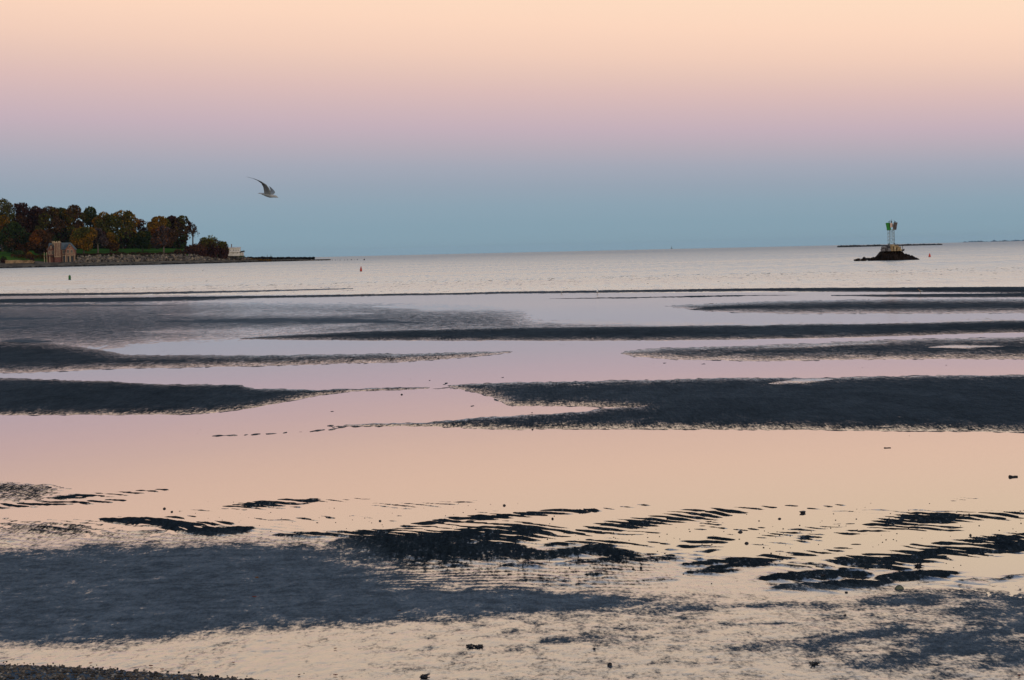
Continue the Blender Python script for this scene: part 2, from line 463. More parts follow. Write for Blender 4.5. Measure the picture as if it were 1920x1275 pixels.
# the shallow sheet between the ripples
E2 = E2 + 0.0035 * LOWN
ridge = np.zeros(X.shape); flat = np.zeros(X.shape)
STROKES = [
    ([(430, 950), (520, 943), (590, 938)], 5, 1.0), ([(600, 940), (690, 935)], 3.5, .7), ([(340, 958), (560, 951)], 3, .55),
    ([(720, 948), (800, 945), (890, 940)], 4, .6), ([(640, 940), (760, 950), (840, 947)], 5, .55),
    ([(760, 986), (860, 975), (930, 969), (1040, 960), (1110, 957)], 5, 1.1), ([(1110, 957), (1220, 946)], 3.5, .6), ([(1250, 960), (1380, 955), (1490, 948)], 4, .7),
    ([(640, 1003), (740, 994), (850, 984), (950, 978)], 5, .75),
    ([(660, 1022), (760, 1012), (880, 1000), (960, 992), (1060, 1000)], 14, 1.25), ([(640, 1040), (760, 1038), (900, 1036), (1000, 1040)], 13, 1.25), ([(700, 1058), (860, 1060)], 7, .9),
    ([(960, 1010), (1060, 1003), (1150, 987), (1260, 972), (1390, 958)], 8, 1.0), ([(1020, 1042), (1110, 1030), (1180, 1040)], 9, .85), ([(1040, 1020), (1140, 1016), (1240, 1022)], 7, .75), ([(1060, 1056), (1180, 1052), (1270, 1048)], 6, .7), ([(1130, 998), (1230, 1000)], 5, .65), ([(520, 1004), (620, 1002), (700, 1000)], 5, .7), ([(460, 972), (560, 974), (660, 968)], 4, .6), ([(950, 1063), (1010, 1060)], 5, .9), ([(1000, 1085), (1095, 1100)], 6, .6),
    ([(200, 974), (280, 977), (360, 985)], 5, 1.1), ([(300, 972), (360, 969)], 3.5, .8), ([(320, 990), (400, 997), (460, 992)], 6, 1.0), ([(360, 983), (440, 980)], 4, .8),
    ([(-60, 952), (60, 947), (140, 942)], 3.5, .85), ([(130, 944), (230, 938)], 3, .75), ([(110, 934), (200, 927), (310, 918)], 4, .72), ([(-60, 910), (20, 915), (90, 914)], 12, .35),
    ([(1640, 984), (1740, 973), (1900, 966)], 11, 1.1), ([(1580, 1002), (1680, 990), (1800, 992)], 7, .95), ([(1590, 1052), (1680, 1044), (1800, 1034), (1980, 1018)], 12, 1.1), ([(1740, 1024), (1850, 1012), (1980, 1000)], 7, 1.0),
    ([(1290, 1060), (1430, 1046), (1560, 1034), (1610, 1020)], 5, .75), ([(1420, 1008), (1520, 992), (1600, 982)], 5, .65), ([(1440, 1086), (1520, 1080), (1620, 1077)], 6, 1.05), ([(1460, 1104), (1560, 1100), (1660, 1092)], 6, 1.0), ([(1660, 1085), (1780, 1076)], 6, 1.1),
    ([(1290, 1075), (1380, 1071)], 4, .7), ([(1280, 1030), (1420, 1020), (1560, 1012)], 5, .5), ([(1480, 1060), (1560, 1062)], 5, .6), ([(1640, 1062), (1700, 1068)], 4, .7), ([(1290, 968), (1400, 975), (1500, 970)], 8, .35), ([(1540, 960), (1640, 958), (1740, 957)], 5, .5),
]
for pts, th, k in STROKES:
    d = stroke_d(U, V, pts, 0.22, 0.25) + fbm(X * 1.6, Y * 0.7, 2, 31) * th * 0.5
    ridge = np.maximum(ridge, k * np.exp(-(np.clip(d, 0, None) / (th * 1.4)) ** 2))
band = fbm((U * 0.994 - V * 0.11) * 0.010, (V + U * 0.11) * 0.075, 3, 57)
auto = sstep(-0.05, 0.5, band) * sstep(935, 975, V + 0.03 * (U - 900)) * (1 - sstep(1075, 1110, V)) * (0.45 + 0.55 * sstep(560, 760, U))
ridge = np.maximum(ridge, 0.74 * auto)
WX = X + 0.20 * fbm(X * 1.4, Y * 1.0, 3, 41); WY = Y + 0.34 * fbm(X * 1.3 + 7, Y * 0.9, 3, 43)
ph = (WX * 0.52 + WY * 0.62) / 0.175
ph2 = (WX * 0.30 + WY * 0.95) / 0.125 + 2.0 * fbm(X * 1.7, Y * 1.1, 2, 47)
tri = np.abs((ph % 1.0) * 2 - 1)                    # 0 at trough, 1 at crest
crest = tri ** 1.2 * 2 - 1
crest2 = np.abs((ph2 % 1.0) * 2 - 1) * 2 - 1
patch = 0.5 + 0.9 * fbm(X * 2.6 - Y * 0.8, Y * 0.9, 2, 51)
LEFTP = sstep(260, 120, U) * (1 - sstep(930, 945, V))
near_rip = (1 - LEFTP) * sstep(900, 960, V) * (1 - sstep(1085, 1125, V))
E2 = np.where(ridge > 0.02, np.maximum(E2, -0.014) + 0.0180 * ridge, E2)
E2 = E2 + (0.0115 * ridge * (0.75 + 0.5 * patch) + 0.0040 * near_rip * np.clip(patch, 0, 1.4)) * crest
E2 = E2 + 0.0058 * ridge * crest2 * (0.6 + 0.6 * patch)
E2 = E2 + ridge * (0.0060 * fbm(X * 2.4, Y * 1.2, 2, 63) + 0.0050 * fbm(X * 7.0, Y * 3.0, 3, 65))
E2 = E2 + (0.0022 * fbm(X * 9, Y * 6, 2, 61) + (0.0016 + 0.0030 * sstep(700, 380, U)) * fbm(X * 24, Y * 9, 2, 67)) * sstep(890, 915, V)
E2 = E2 + 0.0155 * sstep(230, 40, U) * sstep(893, 915, V) * (1 - sstep(935, 950, V))

SLAB = [(-500, 1035), (0, 1022), (200, 1011), (480, 1006), (640, 1015), (700, 1046), (800, 1068), (920, 1078), (1060, 1096), (1180, 1108), (1320, 1118), (1520, 1138), (1320, 1152), (1180, 1160), (1000, 1172), (850, 1178), (700, 1186), (520, 1196), (300, 1216), (0, 1232), (-500, 1250)]
sds = poly_sd(U, V, SLAB, 0.22) + WARP * 2.2 + 5 * fbm(X * 2.5, Y * 1.4, 3, 85)
slab = sstep(-10, 24, sds) * (1 - 0.75 * sstep(900, 1400, U))
E2 = np.where(slab > 0, E2 * (1 - slab) + slab * (0.012 + 0.004 * LOWN), E2)
F2 = 0.95 - 0.35 * sstep(0.004, 0.014, E2) * (1 - slab)
F2 = np.where(ridge > 0.25, np.minimum(F2, 0.95 - 0.92 * sstep(0.25, 0.75, ridge)), F2)
bot = sstep(1085, 1150, V)
F2 = F2 * (1 - bot) + bot * (0.74 - 0.12 * sstep(800, 1100, U) + 0.34 * LOWN + 0.14 * fbm(X * 2.2, Y * 1.1, 2, 87))
slab_film = 0.00 + 0.50 * (1 - sstep(-6, 40, sds)) + 0.12 * LOWN
F2 = F2 * (1 - slab) + slab * slab_film
F2 = F2 - 0.55 * sstep(230, 40, U) * sstep(893, 915, V) * (1 - sstep(935, 950, V))
F2 = F2 - 0.50 * sstep(40, 0, np.abs(V - 990 + 0.01 * U)) * sstep(560, 300, U) * (1 - slab)
for pts, th, k in [([(1700, 1120), (1800, 1112), (1980, 1125)], 16, .75), ([(1860, 1150), (2000, 1160)], 20, .75), ([(1640, 1130), (1720, 1128)], 7, .5), ([(1430, 1135), (1540, 1138)], 9, .45), ([(1290, 1143), (1330, 1138), (1420, 1140)], 5, .35),
                   ([(1570, 1200), (1620, 1196), (1690, 1178)], 9, .6), ([(1740, 1205), (1840, 1190), (1980, 1170)], 13, .65), ([(1640, 1250), (1760, 1225), (1850, 1215), (1930, 1232)], 12, .6), ([(1840, 1255), (1980, 1238)], 9, .5),
                   ([(1380, 1215), (1500, 1212), (1540, 1218)], 8, .4), ([(1040, 1205), (1110, 1200)], 4, .35), ([(920, 1225), (990, 1217)], 4, .35), ([(1380, 1170), (1440, 1172)], 7, .35), ([(720, 1258), (900, 1248)], 6, .22), ([(1060, 1130), (1280, 1145)], 14, .35), ([(1000, 1115), (1120, 1122), (1330, 1112)], 10, .28), ([(1560, 1092), (1700, 1105)], 6, .3)]:
    d = stroke_d(U, V, pts, 0.2) + WARP * 1.5
    F2 = F2 - 0.62 * k * np.exp(-(np.clip(d, 0, None) / th) ** 2)
# thin drained stripes between the ripple field and the slab
stripe = np.sin((Y + 0.12 * X + 0.34 * fbm(X * 1.1, Y * 0.8, 3, 83)) / 0.19 * 2 * np.pi)
zone = sstep(1040, 1066, V) * (1 - sstep(1100, 1122, V)) * sstep(640, 800, U) * (1 - sstep(1180, 1340, U))
F2 = F2 * (1 - 0.8 * zone) + 0.8 * zone * (0.40 + 0.22 * stripe + 0.20 * fbm(X * 3, Y * 4, 3, 89) + 0.25 * (U - 800) / 400)
# gravel toe in the near left corner
grav = V - np.interp(U, [-1200, 0, 150, 300, 460, 640, 3000], [1225, 1248, 1254, 1265, 1276, 1286, 1330])
E2 = E2 + 0.045 * sstep(-2, 30, grav)
F2 = F2 - 1.0 * sstep(-2, 6, grav)

ELEV = ELEV + (0.0060 * fbm(X * 8.5, Y * 1.5, 2, 71) + 0.0035 * fbm(X * 2.6, Y * 0.7, 2, 73)) * FAR
strip = [([(375, 818), (440, 816.5)], 2.0), ([(460, 815.5), (560, 811), (640, 802)], 2.4), ([(620, 800), (720, 797)], 4), ([(700, 731), (860, 727)], 2.6)]
for pts, th in strip:
    d = stroke_d(U, V, pts, 0.2)
    ELEV = np.maximum(ELEV, -0.012 + 0.0125 * np.exp(-(d / (th * 1.4)) ** 2) + 0.008 * fbm(X * 8, Y * 2.0, 2, 77))
    FILM = np.where(d < th * 2, np.maximum(FILM, 0.25), FILM)
Z = ELEV * FAR + E2 * (1 - FAR)
FILMV = np.clip(FILM * FAR + F2 * (1 - FAR), -0.6, 1.3)
DAMP_SHEEN = (1 - FAR) * np.clip(slab + 0.8 * sstep(1090, 1120, V) + 0.10, 0, 1) + FAR * np.clip(DAMP_SHEEN_FAR + 0.22 * WARP / 4, 0.1, 1.0)  # where sand is damp and gets the painted sky sheen
flat_me = grid_mesh('tidal_flat', X, Y, Z, {'film': FILMV, 'damp_sheen': DAMP_SHEEN})
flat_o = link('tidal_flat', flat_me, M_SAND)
tag(flat_o, 'dark wet sand flat with bars and ripples left by the tide', 'sand', kind='structure')

def flat_z(x, y):
    j = int(np.clip(np.searchsorted(rows, y), 1, NR - 1))
    hw = 0.34 * y + 2.5
    i = int(np.clip(round((x / hw + 1) * 0.5 * (NC - 1)), 0, NC - 1))
    return max(0.0, float(Z[j, i]))

# seabed and surrounding shore, far beyond the view
M_BED = plain('seabed_sand', (0.05, 0.055, 0.06), 0.8, 0.2, 0.05)
mb = MB(); mb.add([(-9000, -40, -0.9), (9000, -40, -0.9), (9000, 9000, -9.0), (-9000, 9000, -9.0)], [(0, 1, 2, 3)])
tag(mb.build('seabed', M_BED), 'sandy seabed under the shallow water', 'seabed', kind='structure')

# still water: one sheet over the flat
A = ground(-400, 556); B = ground(2400, 541)
def shore_line(x):
    return A.y + (x - A.x) * (B.y - A.y) / (B.x - A.x)
mb = MB()
xs = [-160, A.x, 0, B.x, 90]
top = [(x, max(95, shore_line(x)) - 3.0, 0.0) for x in xs]
mb.add([(-160, 9.0, 0), (90, 9.0, 0)] + top[::-1], [tuple(range(7))])
tag(mb.build('tide_pool_water', M_POOL), 'still shallow water of the tide pools mirroring the sky', 'water', kind='structure')
# open sea, following the curve of the earth
yr = np.concatenate([np.linspace(0, 1, 12)[:-1], np.geomspace(1, 14000, 90)])
sx = np.linspace(-1, 1, 60)
SX = sx[None, :] * (0.75 * yr[:, None] + 160)
SY = np.vectorize(lambda x: max(95, A.y + (np.clip(x, -160, 90) - A.x) * (B.y - A.y) / (B.x - A.x)))(SX) - 3.0 + yr[:, None]
SZ = earth(SX ** 2 + SY ** 2)
SZ = SZ - earth(150 ** 2) * 0
sea_o = link('sea', grid_mesh('sea', SX, SY, SZ), M_SEA)
tag(sea_o, 'pale rippled sea reaching to the horizon', 'sea', kind='structure')

# beach under and behind the viewer
M_GRAVEL = plain('beach_gravel', (0.10, 0.088, 0.07), 0.85, 0.55, 18.0, 0.02, 30.0)
bx_ = np.linspace(-60, 60, 90); by_ = np.linspace(-30, 13.6, 60)
BX, BY = np.meshgrid(bx_, by_)
BZ = np.interp(BY, [-30, 0, 6, 11, 13.6], [1.7, 1.45, 0.75, 0.10, -0.05]) + 0.015 * fbm(BX * 0.8, BY * 0.8, 2, 91)
tag(link('upper_beach', grid_mesh('upper_beach', BX, BY, BZ), M_GRAVEL), 'gravel beach sloping down to the flat', 'beach', kind='structure')
#OBJECTS
# ------------------------------------------------------------------ headland
M_GRASS = plain('lawn_grass', (0.045, 0.100, 0.016), 1.0, 0.3, 0.08, spec=0.0)
M_SHORE = plain('grey_shore_shingle', (0.130, 0.108, 0.078), 1.0, 0.5, 0.3, 0.2, 1.5, spec=0.0)
def curve(tab):
    xs_, ys_ = zip(*tab)
    return lambda u: np.interp(u, xs_, ys_)
v_water = curve([(-300, 508), (0, 503), (140, 499.5), (300, 496), (425, 491.6), (500, 489.4), (560, 488.3), (620, 487)])
v_beach = curve([(-300, 499), (0, 496), (60, 494), (150, 491.5), (300, 488.5), (425, 486.5), (480, 486.8), (520, 487.2), (620, 486.4)])
v_rip = curve([(-300, 491), (0, 489), (70, 489), (92, 491), (140, 490.5), (150, 482.5), (300, 480), (425, 479.5), (445, 482), (470, 485.4), (520, 486.4), (620, 486)])
v_lawn = curve([(-300, 482), (0, 480), (84, 482), (140, 479.5), (300, 477), (345, 476.5), (425, 479.2), (445, 481.6), (470, 485.0), (520, 486.2), (620, 486)])
v_back = curve([(-300, 475), (0, 472), (140, 467.5), (300, 465.5), (360, 467), (425, 477), (445, 481), (470, 484.8), (520, 486.1), (620, 486)])
D_water = lambda u: np.interp(u, [-300, 0, 350, 425, 520, 620], [1000, 1020, 1025, 1060, 1110, 1130])
us = np.linspace(-300, 620, 150)
rows_h = []
for k, (vf, dd) in enumerate([(v_water, -25), (v_water, 0), (v_beach, 18), (v_rip, 27), (v_lawn, 33), (v_back, 105), (v_back, 190), (v_back, 320)]):
    row = []
    for u in us:
        D = float(D_water(u)) + dd
        p_ = at(float(u), float(vf(u)), D)
        if k == 0: p_.z = -0.8
        if k == 1: p_.z = 0.0
        if k == 6: p_.z += 1.0
        if k == 7: p_.z = -0.8
        p_.z = max(p_.z, -0.8 if k in (0, 7) else 0.02 * (k - 1))
        row.append(p_)
    rows_h.append(row)
def loft(name, rws, m, label, cat, jit=0.0, sub=4):
    P = np.array([[tuple(q) for q in r_] for r_ in rws])
    tt = np.linspace(0, len(rws) - 1, (len(rws) - 1) * sub + 1)
    Q = np.array([P[int(min(a, len(rws) - 2))] * (1 - (a - int(min(a, len(rws) - 2)))) + P[int(min(a, len(rws) - 2)) + 1] * (a - int(min(a, len(rws) - 2))) for a in tt])
    if jit: Q[:, :, 2] += jit * fbm(Q[:, :, 0] * 0.12, Q[:, :, 1] * 0.12, 3, 95)
    o = link(name, grid_mesh(name, Q[:, :, 0], Q[:, :, 1], Q[:, :, 2]), m)
    return tag(o, label, cat, kind='structure')
loft('headland_shore', rows_h[0:4], M_SHORE, 'grey shingle shore along the foot of the headland', 'shore', 0.2)
loft('headland', [r_[:int(np.searchsorted(us, 462))] for r_ in rows_h[3:]], M_GRASS, 'low grassy headland with a lawn above the sea', 'headland', 0.25)
def head_z(u, D):
    """ground height on the headland at image column u and depth D"""
    i = int(np.clip(np.searchsorted(us, u), 0, len(us) - 1))
    pts = [(r_[i].y, r_[i].z) for r_ in rows_h]
    return float(np.interp(D, [a for a, b in pts], [b for a, b in pts]))

# ------------------------------------------------------------------ foliage
def leaf_mat(name):
    m = mat(name); N = NT(m)
    c = N.n('ShaderNodeAttribute', attribute_name='tint').outputs['Color']
    d = N.n('ShaderNodeBsdfDiffuse', {'Color': c}).outputs[0]
    tr = N.n('ShaderNodeBsdfTranslucent', {'Color': c}).outputs[0]
    N.out(N.n('ShaderNodeMixShader', {0: 0.2, 1: d, 2: tr}).outputs[0])
    return m
M_LEAF = leaf_mat('autumn_leaves')
M_BARK = plain('tree_bark', (0.075, 0.062, 0.052), 0.9, 0.3, 0.5)
M_BARKP = plain('pale_bark', (0.16, 0.13, 0.115), 0.9, 0.3, 0.5)
def foliage_mesh(name, pts, size, cols, seed):
    r_ = np.random.default_rng(seed)
    n = len(pts)
    pts = np.asarray(pts)
    a = r_.normal(size=(n, 3)); a /= np.linalg.norm(a, axis=1)[:, None]
    b = r_.normal(size=(n, 3)); b -= (b * a).sum(1)[:, None] * a; b /= np.linalg.norm(b, axis=1)[:, None]
    sz = size * r_.uniform(0.6, 1.3, n)[:, None]
    co = np.stack([pts - a * sz, pts + b * sz * 0.6, pts + a * sz, pts - b * sz * 0.6], 1).reshape(-1, 3)
    me = bpy.data.meshes.new(name)
    me.vertices.add(4 * n); me.vertices.foreach_set('co', co.astype(np.float32).ravel())
    me.loops.add(4 * n); me.loops.foreach_set('vertex_index', np.arange(4 * n, dtype=np.int32))
    me.polygons.add(n); me.polygons.foreach_set('loop_start', (np.arange(n) * 4).astype(np.int32))
    me.update(calc_edges=True)
    ca = me.color_attributes.new('tint', 'FLOAT_COLOR', 'POINT')
    c4 = np.repeat(np.concatenate([cols, np.ones((n, 1))], 1), 4, 0)
    ca.data.foreach_set('color', c4.astype(np.float32).ravel())
    me.materials.append(M_LEAF)
    return me
HUES = {
    'olive': [(0.060, 0.060, 0.012), (0.085, 0.070, 0.012), (0.040, 0.048, 0.012)],
    'green': [(0.022, 0.040, 0.012), (0.035, 0.050, 0.014), (0.016, 0.030, 0.012)],
    'brown': [(0.055, 0.030, 0.014), (0.040, 0.020, 0.014), (0.070, 0.035, 0.012)],
    'purple': [(0.034, 0.014, 0.013), (0.026, 0.012, 0.014), (0.048, 0.020, 0.013)],
    'gold': [(0.150, 0.080, 0.010), (0.110, 0.066, 0.010), (0.180, 0.085, 0.008)],
    'rust': [(0.130, 0.042, 0.010), (0.095, 0.034, 0.012), (0.150, 0.058, 0.010)],
    'twig': [(0.060, 0.045, 0.045), (0.075, 0.052, 0.045), (0.050, 0.036, 0.040)],
}
def tree(u, vtop, vbase, D, wpx, mixh, label, density=1.0, low=0.25, seed=0, name='autumn_tree', pale=False, group='trees on the headland', leafsz=0.55):
    r_ = random.Random(seed * 7 + 3); nr = np.random.default_rng(seed + 100)
    s_px = D / F
    zb = min(head_z(u, D), at(u, vbase, D).z) if vbase else head_z(u, D)
    base = at(u, 480, D); base.z = zb
    H = at(u, vtop, D).z - zb
    W = wpx * s_px * 0.5 * (1.42 if D > 1100 else 1.2)
    t_ = empty(name, base)
    tag(t_, label, 'tree', group)
    # trunk and limbs
    mb = MB(); tr = 0.018 * H + 0.12
    lean = r_.uniform(-0.03, 0.03)
    fork = H * (low + 0.12)
    mb.tube([(0, 0, -0.4), (lean * fork, 0, fork * 0.5), (lean * fork * 2, 0, fork), (lean * H, 0, H * 0.7), (lean * H, 0.1, H * 0.93)], [tr * 1.25, tr, tr * 0.85, tr * 0.4, tr * 0.12], 7)
    lobes = []
    nl = 11 if wpx > 25 else 8
    for i in range(nl):
        k = (i + 0.5) / nl
        zc = H * (low + 0.13 + (0.86 - low - 0.13) * k) + r_.uniform(-0.03, 0.03) * H
        prof = math.sqrt(max(0.08, 1 - ((zc / H - (0.55 + low * 0.25)) / 0.55) ** 2))
        ang = i * 2.4 + r_.uniform(-0.4, 0.4)
        rr = W * prof * r_.uniform(0.35, 0.75)
        c = (rr * math.cos(ang), rr * math.sin(ang) * 0.9, zc)
        rad = W * r_.uniform(0.26, 0.60) * (0.75 + 0.25 * prof)
        rz = min(rad * r_.uniform(0.8, 1.15), max(0.8, (H - zc) * 1.0))
        lobes.append((c, rad, rz))
        mb.tube([(lean * fork * 2, 0, max(fork * 0.8, zc * 0.62)), (c[0] * 0.5, c[1] * 0.5, zc * 0.88), c], [tr * 0.42, tr * 0.28, tr * 0.08], 5)
    lobes.append(((0, 0, H * 0.86), W * 0.5, H * 0.14))
    mb.build('trunk', M_BARKP if pale else M_BARK, t_, smooth=True)
    pts = []; cols = []
    hs = [h_ for h_, w_ in mixh]; ws = np.array([w_ for h_, w_ in mixh], float); ws /= ws.sum()
    for (c, rad, rz) in lobes:
        n = int(620 * density)
        d = nr.normal(size=(n, 3)); d /= np.linalg.norm(d, axis=1)[:, None]
        rr = nr.uniform(0.62, 1.04, n) ** 0.8
        q = np.array(c) + d * rr[:, None] * np.array([rad, rad, rz])
        # ragged clumps: keep leaves where a coarse noise is high
        keep = vnoise(q[:, 0] * 0.9 + seed, q[:, 2] * 0.9 + q[:, 1] * 0.5, seed) > (0.16 if density > 0.7 else 0.42)
        q = q[keep]
        pts.append(q)
        hue = HUES[hs[nr.choice(len(hs), p=ws)]]; hue2 = HUES[hs[nr.choice(len(hs), p=ws)]]
        pick = nr.integers(0, 3, len(q)); sw = nr.random(len(q)) < 0.2
        cc = np.where(sw[:, None], np.array(hue2)[pick], np.array(hue)[pick]) * nr.uniform(0.4, 1.5, (len(q), 1)) * 1.35
        cols.append(cc)
    pts = np.concatenate(pts); cols = np.concatenate(cols)
    link('crown', foliage_mesh('crown', pts, leafsz, cols, seed), None, t_)
    return t_
TREES = [
    # u, top, base, depth, width, hues, label, density, clear stem
    (5, 371, 0, 1130, 46, [('olive', 3), ('gold', .5), ('twig', 1)], 'tall olive tree at the left edge, partly out of frame', .8, .15),
    (44, 380, 0, 1140, 46, [('purple', 3), ('brown', 1)], 'tall dark purple-brown tree next to the leftmost olive tree', 1.1, .1),
    (70, 386, 0, 1150, 30, [('purple', 2), ('brown', 2)], 'narrow dark brown tree behind and above the brick house chimney side', 1.0, .1),
    (95, 386, 0, 1135, 38, [('brown', 2), ('olive', 1), ('purple', 1)], 'dark brown tree directly behind the crenellated brick tower', 1.1, .1),
    (117, 389, 0, 1150, 30, [('olive', 2), ('green', 1)], 'dark olive tree above the slate roof of the brick house', 1.0, .1),
    (142, 384, 0, 1140, 36, [('olive', 2), ('brown', 1), ('gold', .6)], 'tallest olive tree just right of the brick house', 1.0, .12),
    (171, 387, 0, 1150, 30, [('olive', 3), ('green', 1)], 'slim rounded olive tree with sky gaps to its left', .85, .15),
    (197, 397, 0, 1140, 32, [('gold', 2), ('olive', 2)], 'orange and olive tree in the middle of the wood', .8, .15),
    (231, 394, 0, 1135, 44, [('olive', 3), ('gold', 1.5)], 'broad olive tree with golden crown above the lawn', .95, .15),
    (264, 410, 0, 1150, 32, [('rust', 2), ('twig', 2)], 'thin rust-red tree with grey bare twigs and sky gaps', .5, .2),
    (299, 405, 0, 1135, 36, [('gold', 2), ('rust', 1), ('olive', 1)], 'round orange-brown tree at the right part of the wood', 1.0, .15),
    (324, 404, 0, 1150, 28, [('purple', 3)], 'narrow blackish purple tree between orange and olive trees', 1.2, .05),
    (344, 404, 0, 1140, 27, [('olive', 2), ('brown', 2)], 'loose olive-brown tree, rightmost leafy tree of the wood', .6, .2),
    (25, 417, 476, 1075, 54, [('green', 3), ('brown', 1), ('rust', .5)], 'broad dark green tree with rusty top left of the house', 1.1, .08),
    (77, 431, 477, 1062, 34, [('rust', 1), ('brown', 2)], 'rusty brown egg-shaped tree beside the brick house', 1.1, .08),
    (157, 426, 477, 1070, 36, [('gold', 1), ('olive', 2)], 'yellow-olive round tree on the lawn right of the house', 1.1, .22),
    (184, 428, 474, 1078, 30, [('twig', 3), ('purple', 1)], 'nearly bare greyish tree with forked trunk on the lawn', .55, .32),
    (207, 436, 472, 1090, 26, [('olive', 1), ('gold', 1), ('brown', 1)], 'small olive and orange tree right of the forked bare tree', 1.0, .12),
    (268, 434, 473, 1095, 30, [('green', 2), ('olive', 1)], 'small dark green tree under the thin rust-red tree', 1.0, .15),
    (307, 424, 477, 1072, 46, [('rust', 2), ('twig', 1), ('brown', 1)], 'rusty spreading tree with bare pale trunk on lawn edge', .9, .28),
]
for i, (u, vt, vb, D, w, hu, lab, den, low) in enumerate(TREES):
    tree(u, vt, vb, D, w, hu, lab, den, low, seed=i + 1, pale=(i in (16, 19)))
tree(362, 417, 460, 1140, 18, [('twig', 2), ('brown', 1)], 'slender almost leafless tree standing alone against the sky', .16, .45, seed=40, pale=False, name='bare_tree', leafsz=0.4)

def shrub(u, vtop, vbase, D, wpx, hues, label, seed, name='shrub', group='shrubs on the headland', cat='shrub', top_h=None):
    nr = np.random.default_rng(seed); r_ = random.Random(seed)
    b = at(u, vbase, D); b.z = min(b.z, head_z(u, D))
    H = at(u, vtop, D).z - b.z; W = wpx * D / F * 0.5
    t_ = tag(empty(name, b), label, cat, group)
    pts = []; cols = []
    mb = MB()
    for i in range(9):
        a = r_.uniform(0, 6.28); rr = W * r_.uniform(0, 0.6)
        c = np.array([rr * math.cos(a), rr * math.sin(a) * 0.6, H * r_.uniform(0.25, 0.55)])
        mb.tube([(c[0] * 0.4, c[1] * 0.4, -0.2), (c[0] * 0.8, c[1] * 0.8, c[2] * 0.6), tuple(c)], [0.12, 0.09, 0.04], 5)
        n = 720
        d = nr.normal(size=(n, 3)); d /= np.linalg.norm(d, axis=1)[:, None]
        q = c + d * (nr.uniform(0.6, 1.05, n)[:, None]) * np.array([W * 0.55, W * 0.4, H * 0.45])
        q[:, 2] = np.clip(q[:, 2], 0.05, H * 1.02)
        pts.append(q)
        f = q[:, 2] / H + nr.uniform(-0.25, 0.25, n)
        ca = np.array(HUES[hues[0]])[nr.integers(0, 3, n)]; cb = np.array(HUES[hues[1]])[nr.integers(0, 3, n)]
        cols.append(np.where((f > 0.62)[:, None], ca, cb) * nr.uniform(0.6, 1.4, (n, 1)) * 1.6)
    mb.build('stem', M_BARK, t_, smooth=True)
    link('foliage', foliage_mesh('foliage', np.concatenate(pts), 0.52, np.concatenate(cols), seed), None, t_)
shrub(368, 455, 481, 1066, 46, ('brown', 'purple'), 'low purplish thicket at the left of the olive-topped bush', 201)
shrub(394, 441, 482, 1072, 48, ('olive', 'purple'), 'tall rounded thicket with olive top and purple base', 202)
shrub(416, 449, 482.5, 1076, 26, ('olive', 'purple'), 'rounded end of the thicket next to the white house', 203)
shrub(333, 468, 478, 1062, 18, ('brown', 'green'), 'small dark bush at the lawn edge by the pale rocks', 204)
shrub(56, 473, 483, 1052, 15, ('gold', 'brown'), 'small yellow bush left of the brick house', 205)
shrub(33, 470, 480, 1056, 26, ('green', 'green'), 'low dark green bush under the rusty-topped tree', 206)
shrub(8, 481, 491, 1042, 12, ('green', 'purple'), 'small dark bush at the left edge above the shore', 207)
shrub(60, 482, 492, 1041, 8, ('purple', 'purple'), 'tiny blackish bush beside the sandstone wall', 208)

# dark undergrowth under the wood and scrub along the top of the stones: one tangled mass each
def mass(name, u0, u1, vt, vb, D, dd, hue, label, n, size, seed):
    nr = np.random.default_rng(seed)
    uu = nr.uniform(u0, u1, n); dp = D + nr.uniform(0, dd, n)
    P = []
    for a, b in zip(uu, dp):
        zt = at(a, float(np.interp(a, [u0, u1], vt)), D).z; zb = head_z(a, b)
        bump_ = 0.65 + 0.5 * float(vnoise(np.array([a * 0.13]), np.array([b * 0.02]), seed)[0])
        q = at(a, 480, b); q.z = zb + max(0.3, (zt - zb) * bump_) * nr.random() ** 0.8
        P.append(tuple(q))
    hs = sum([HUES[h_] for h_ in hue], [])
    cols = np.array(hs)[nr.integers(0, len(hs), n)] * nr.uniform(0.6, 1.2, (n, 1))
    o = link(name, foliage_mesh(name, P, size, cols, seed))
    tag(o, label, 'undergrowth', kind='stuff')
mass('undergrowth', -60, 350, (424, 440), None, 1128, 50, ['green', 'purple', 'green'], 'dark undergrowth filling the wood below the crowns', 15000, 0.95, 301)
mass('shore_scrub', 143, 350, (474.5, 472.5), None, 1051, 8, ['purple', 'brown'], 'purplish scrub along the top of the stones', 2600, 0.35, 302)
mass('dry_grass', 20, 108, (476.5, 478), None, 1050, 7, ['gold', 'brown', 'brown'], 'dry yellow grass on the bank left of the brick house', 1800, 0.3, 303)
mass('marsh_grass', 462, 508, (485.4, 485.8), None, 1100, 16, ['gold', 'gold', 'brown'], 'strip of yellow marsh grass by the breakwater', 900, 0.25, 304)

# ------------------------------------------------------------------ stones of the headland shore
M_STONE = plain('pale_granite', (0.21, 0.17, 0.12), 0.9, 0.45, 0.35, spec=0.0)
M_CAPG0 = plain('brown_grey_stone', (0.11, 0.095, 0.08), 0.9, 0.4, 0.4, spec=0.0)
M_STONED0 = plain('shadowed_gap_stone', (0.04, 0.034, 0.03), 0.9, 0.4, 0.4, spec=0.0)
M_STONED = plain('dark_weedy_rock', (0.014, 0.014, 0.015), 0.9, 0.5, 0.5, spec=0.05)
mb = MB(); r_ = random.Random(5)
for i in range(900):
    u = r_.uniform(140, 470); k = r_.random()
    D = float(D_water(u)) + 15 + 15 * k
    q = at(u, 480, D); sz = r_.uniform(0.35, 0.95) * (0.8 if u > 430 else 1)
    q.z = head_z(u, D) + sz * 0.2
    mb.rock(q, (sz, sz, sz * r_.uniform(0.7, 1.3)), i, 0.3, mi=r_.choice((0, 0, 1, 1, 2)))
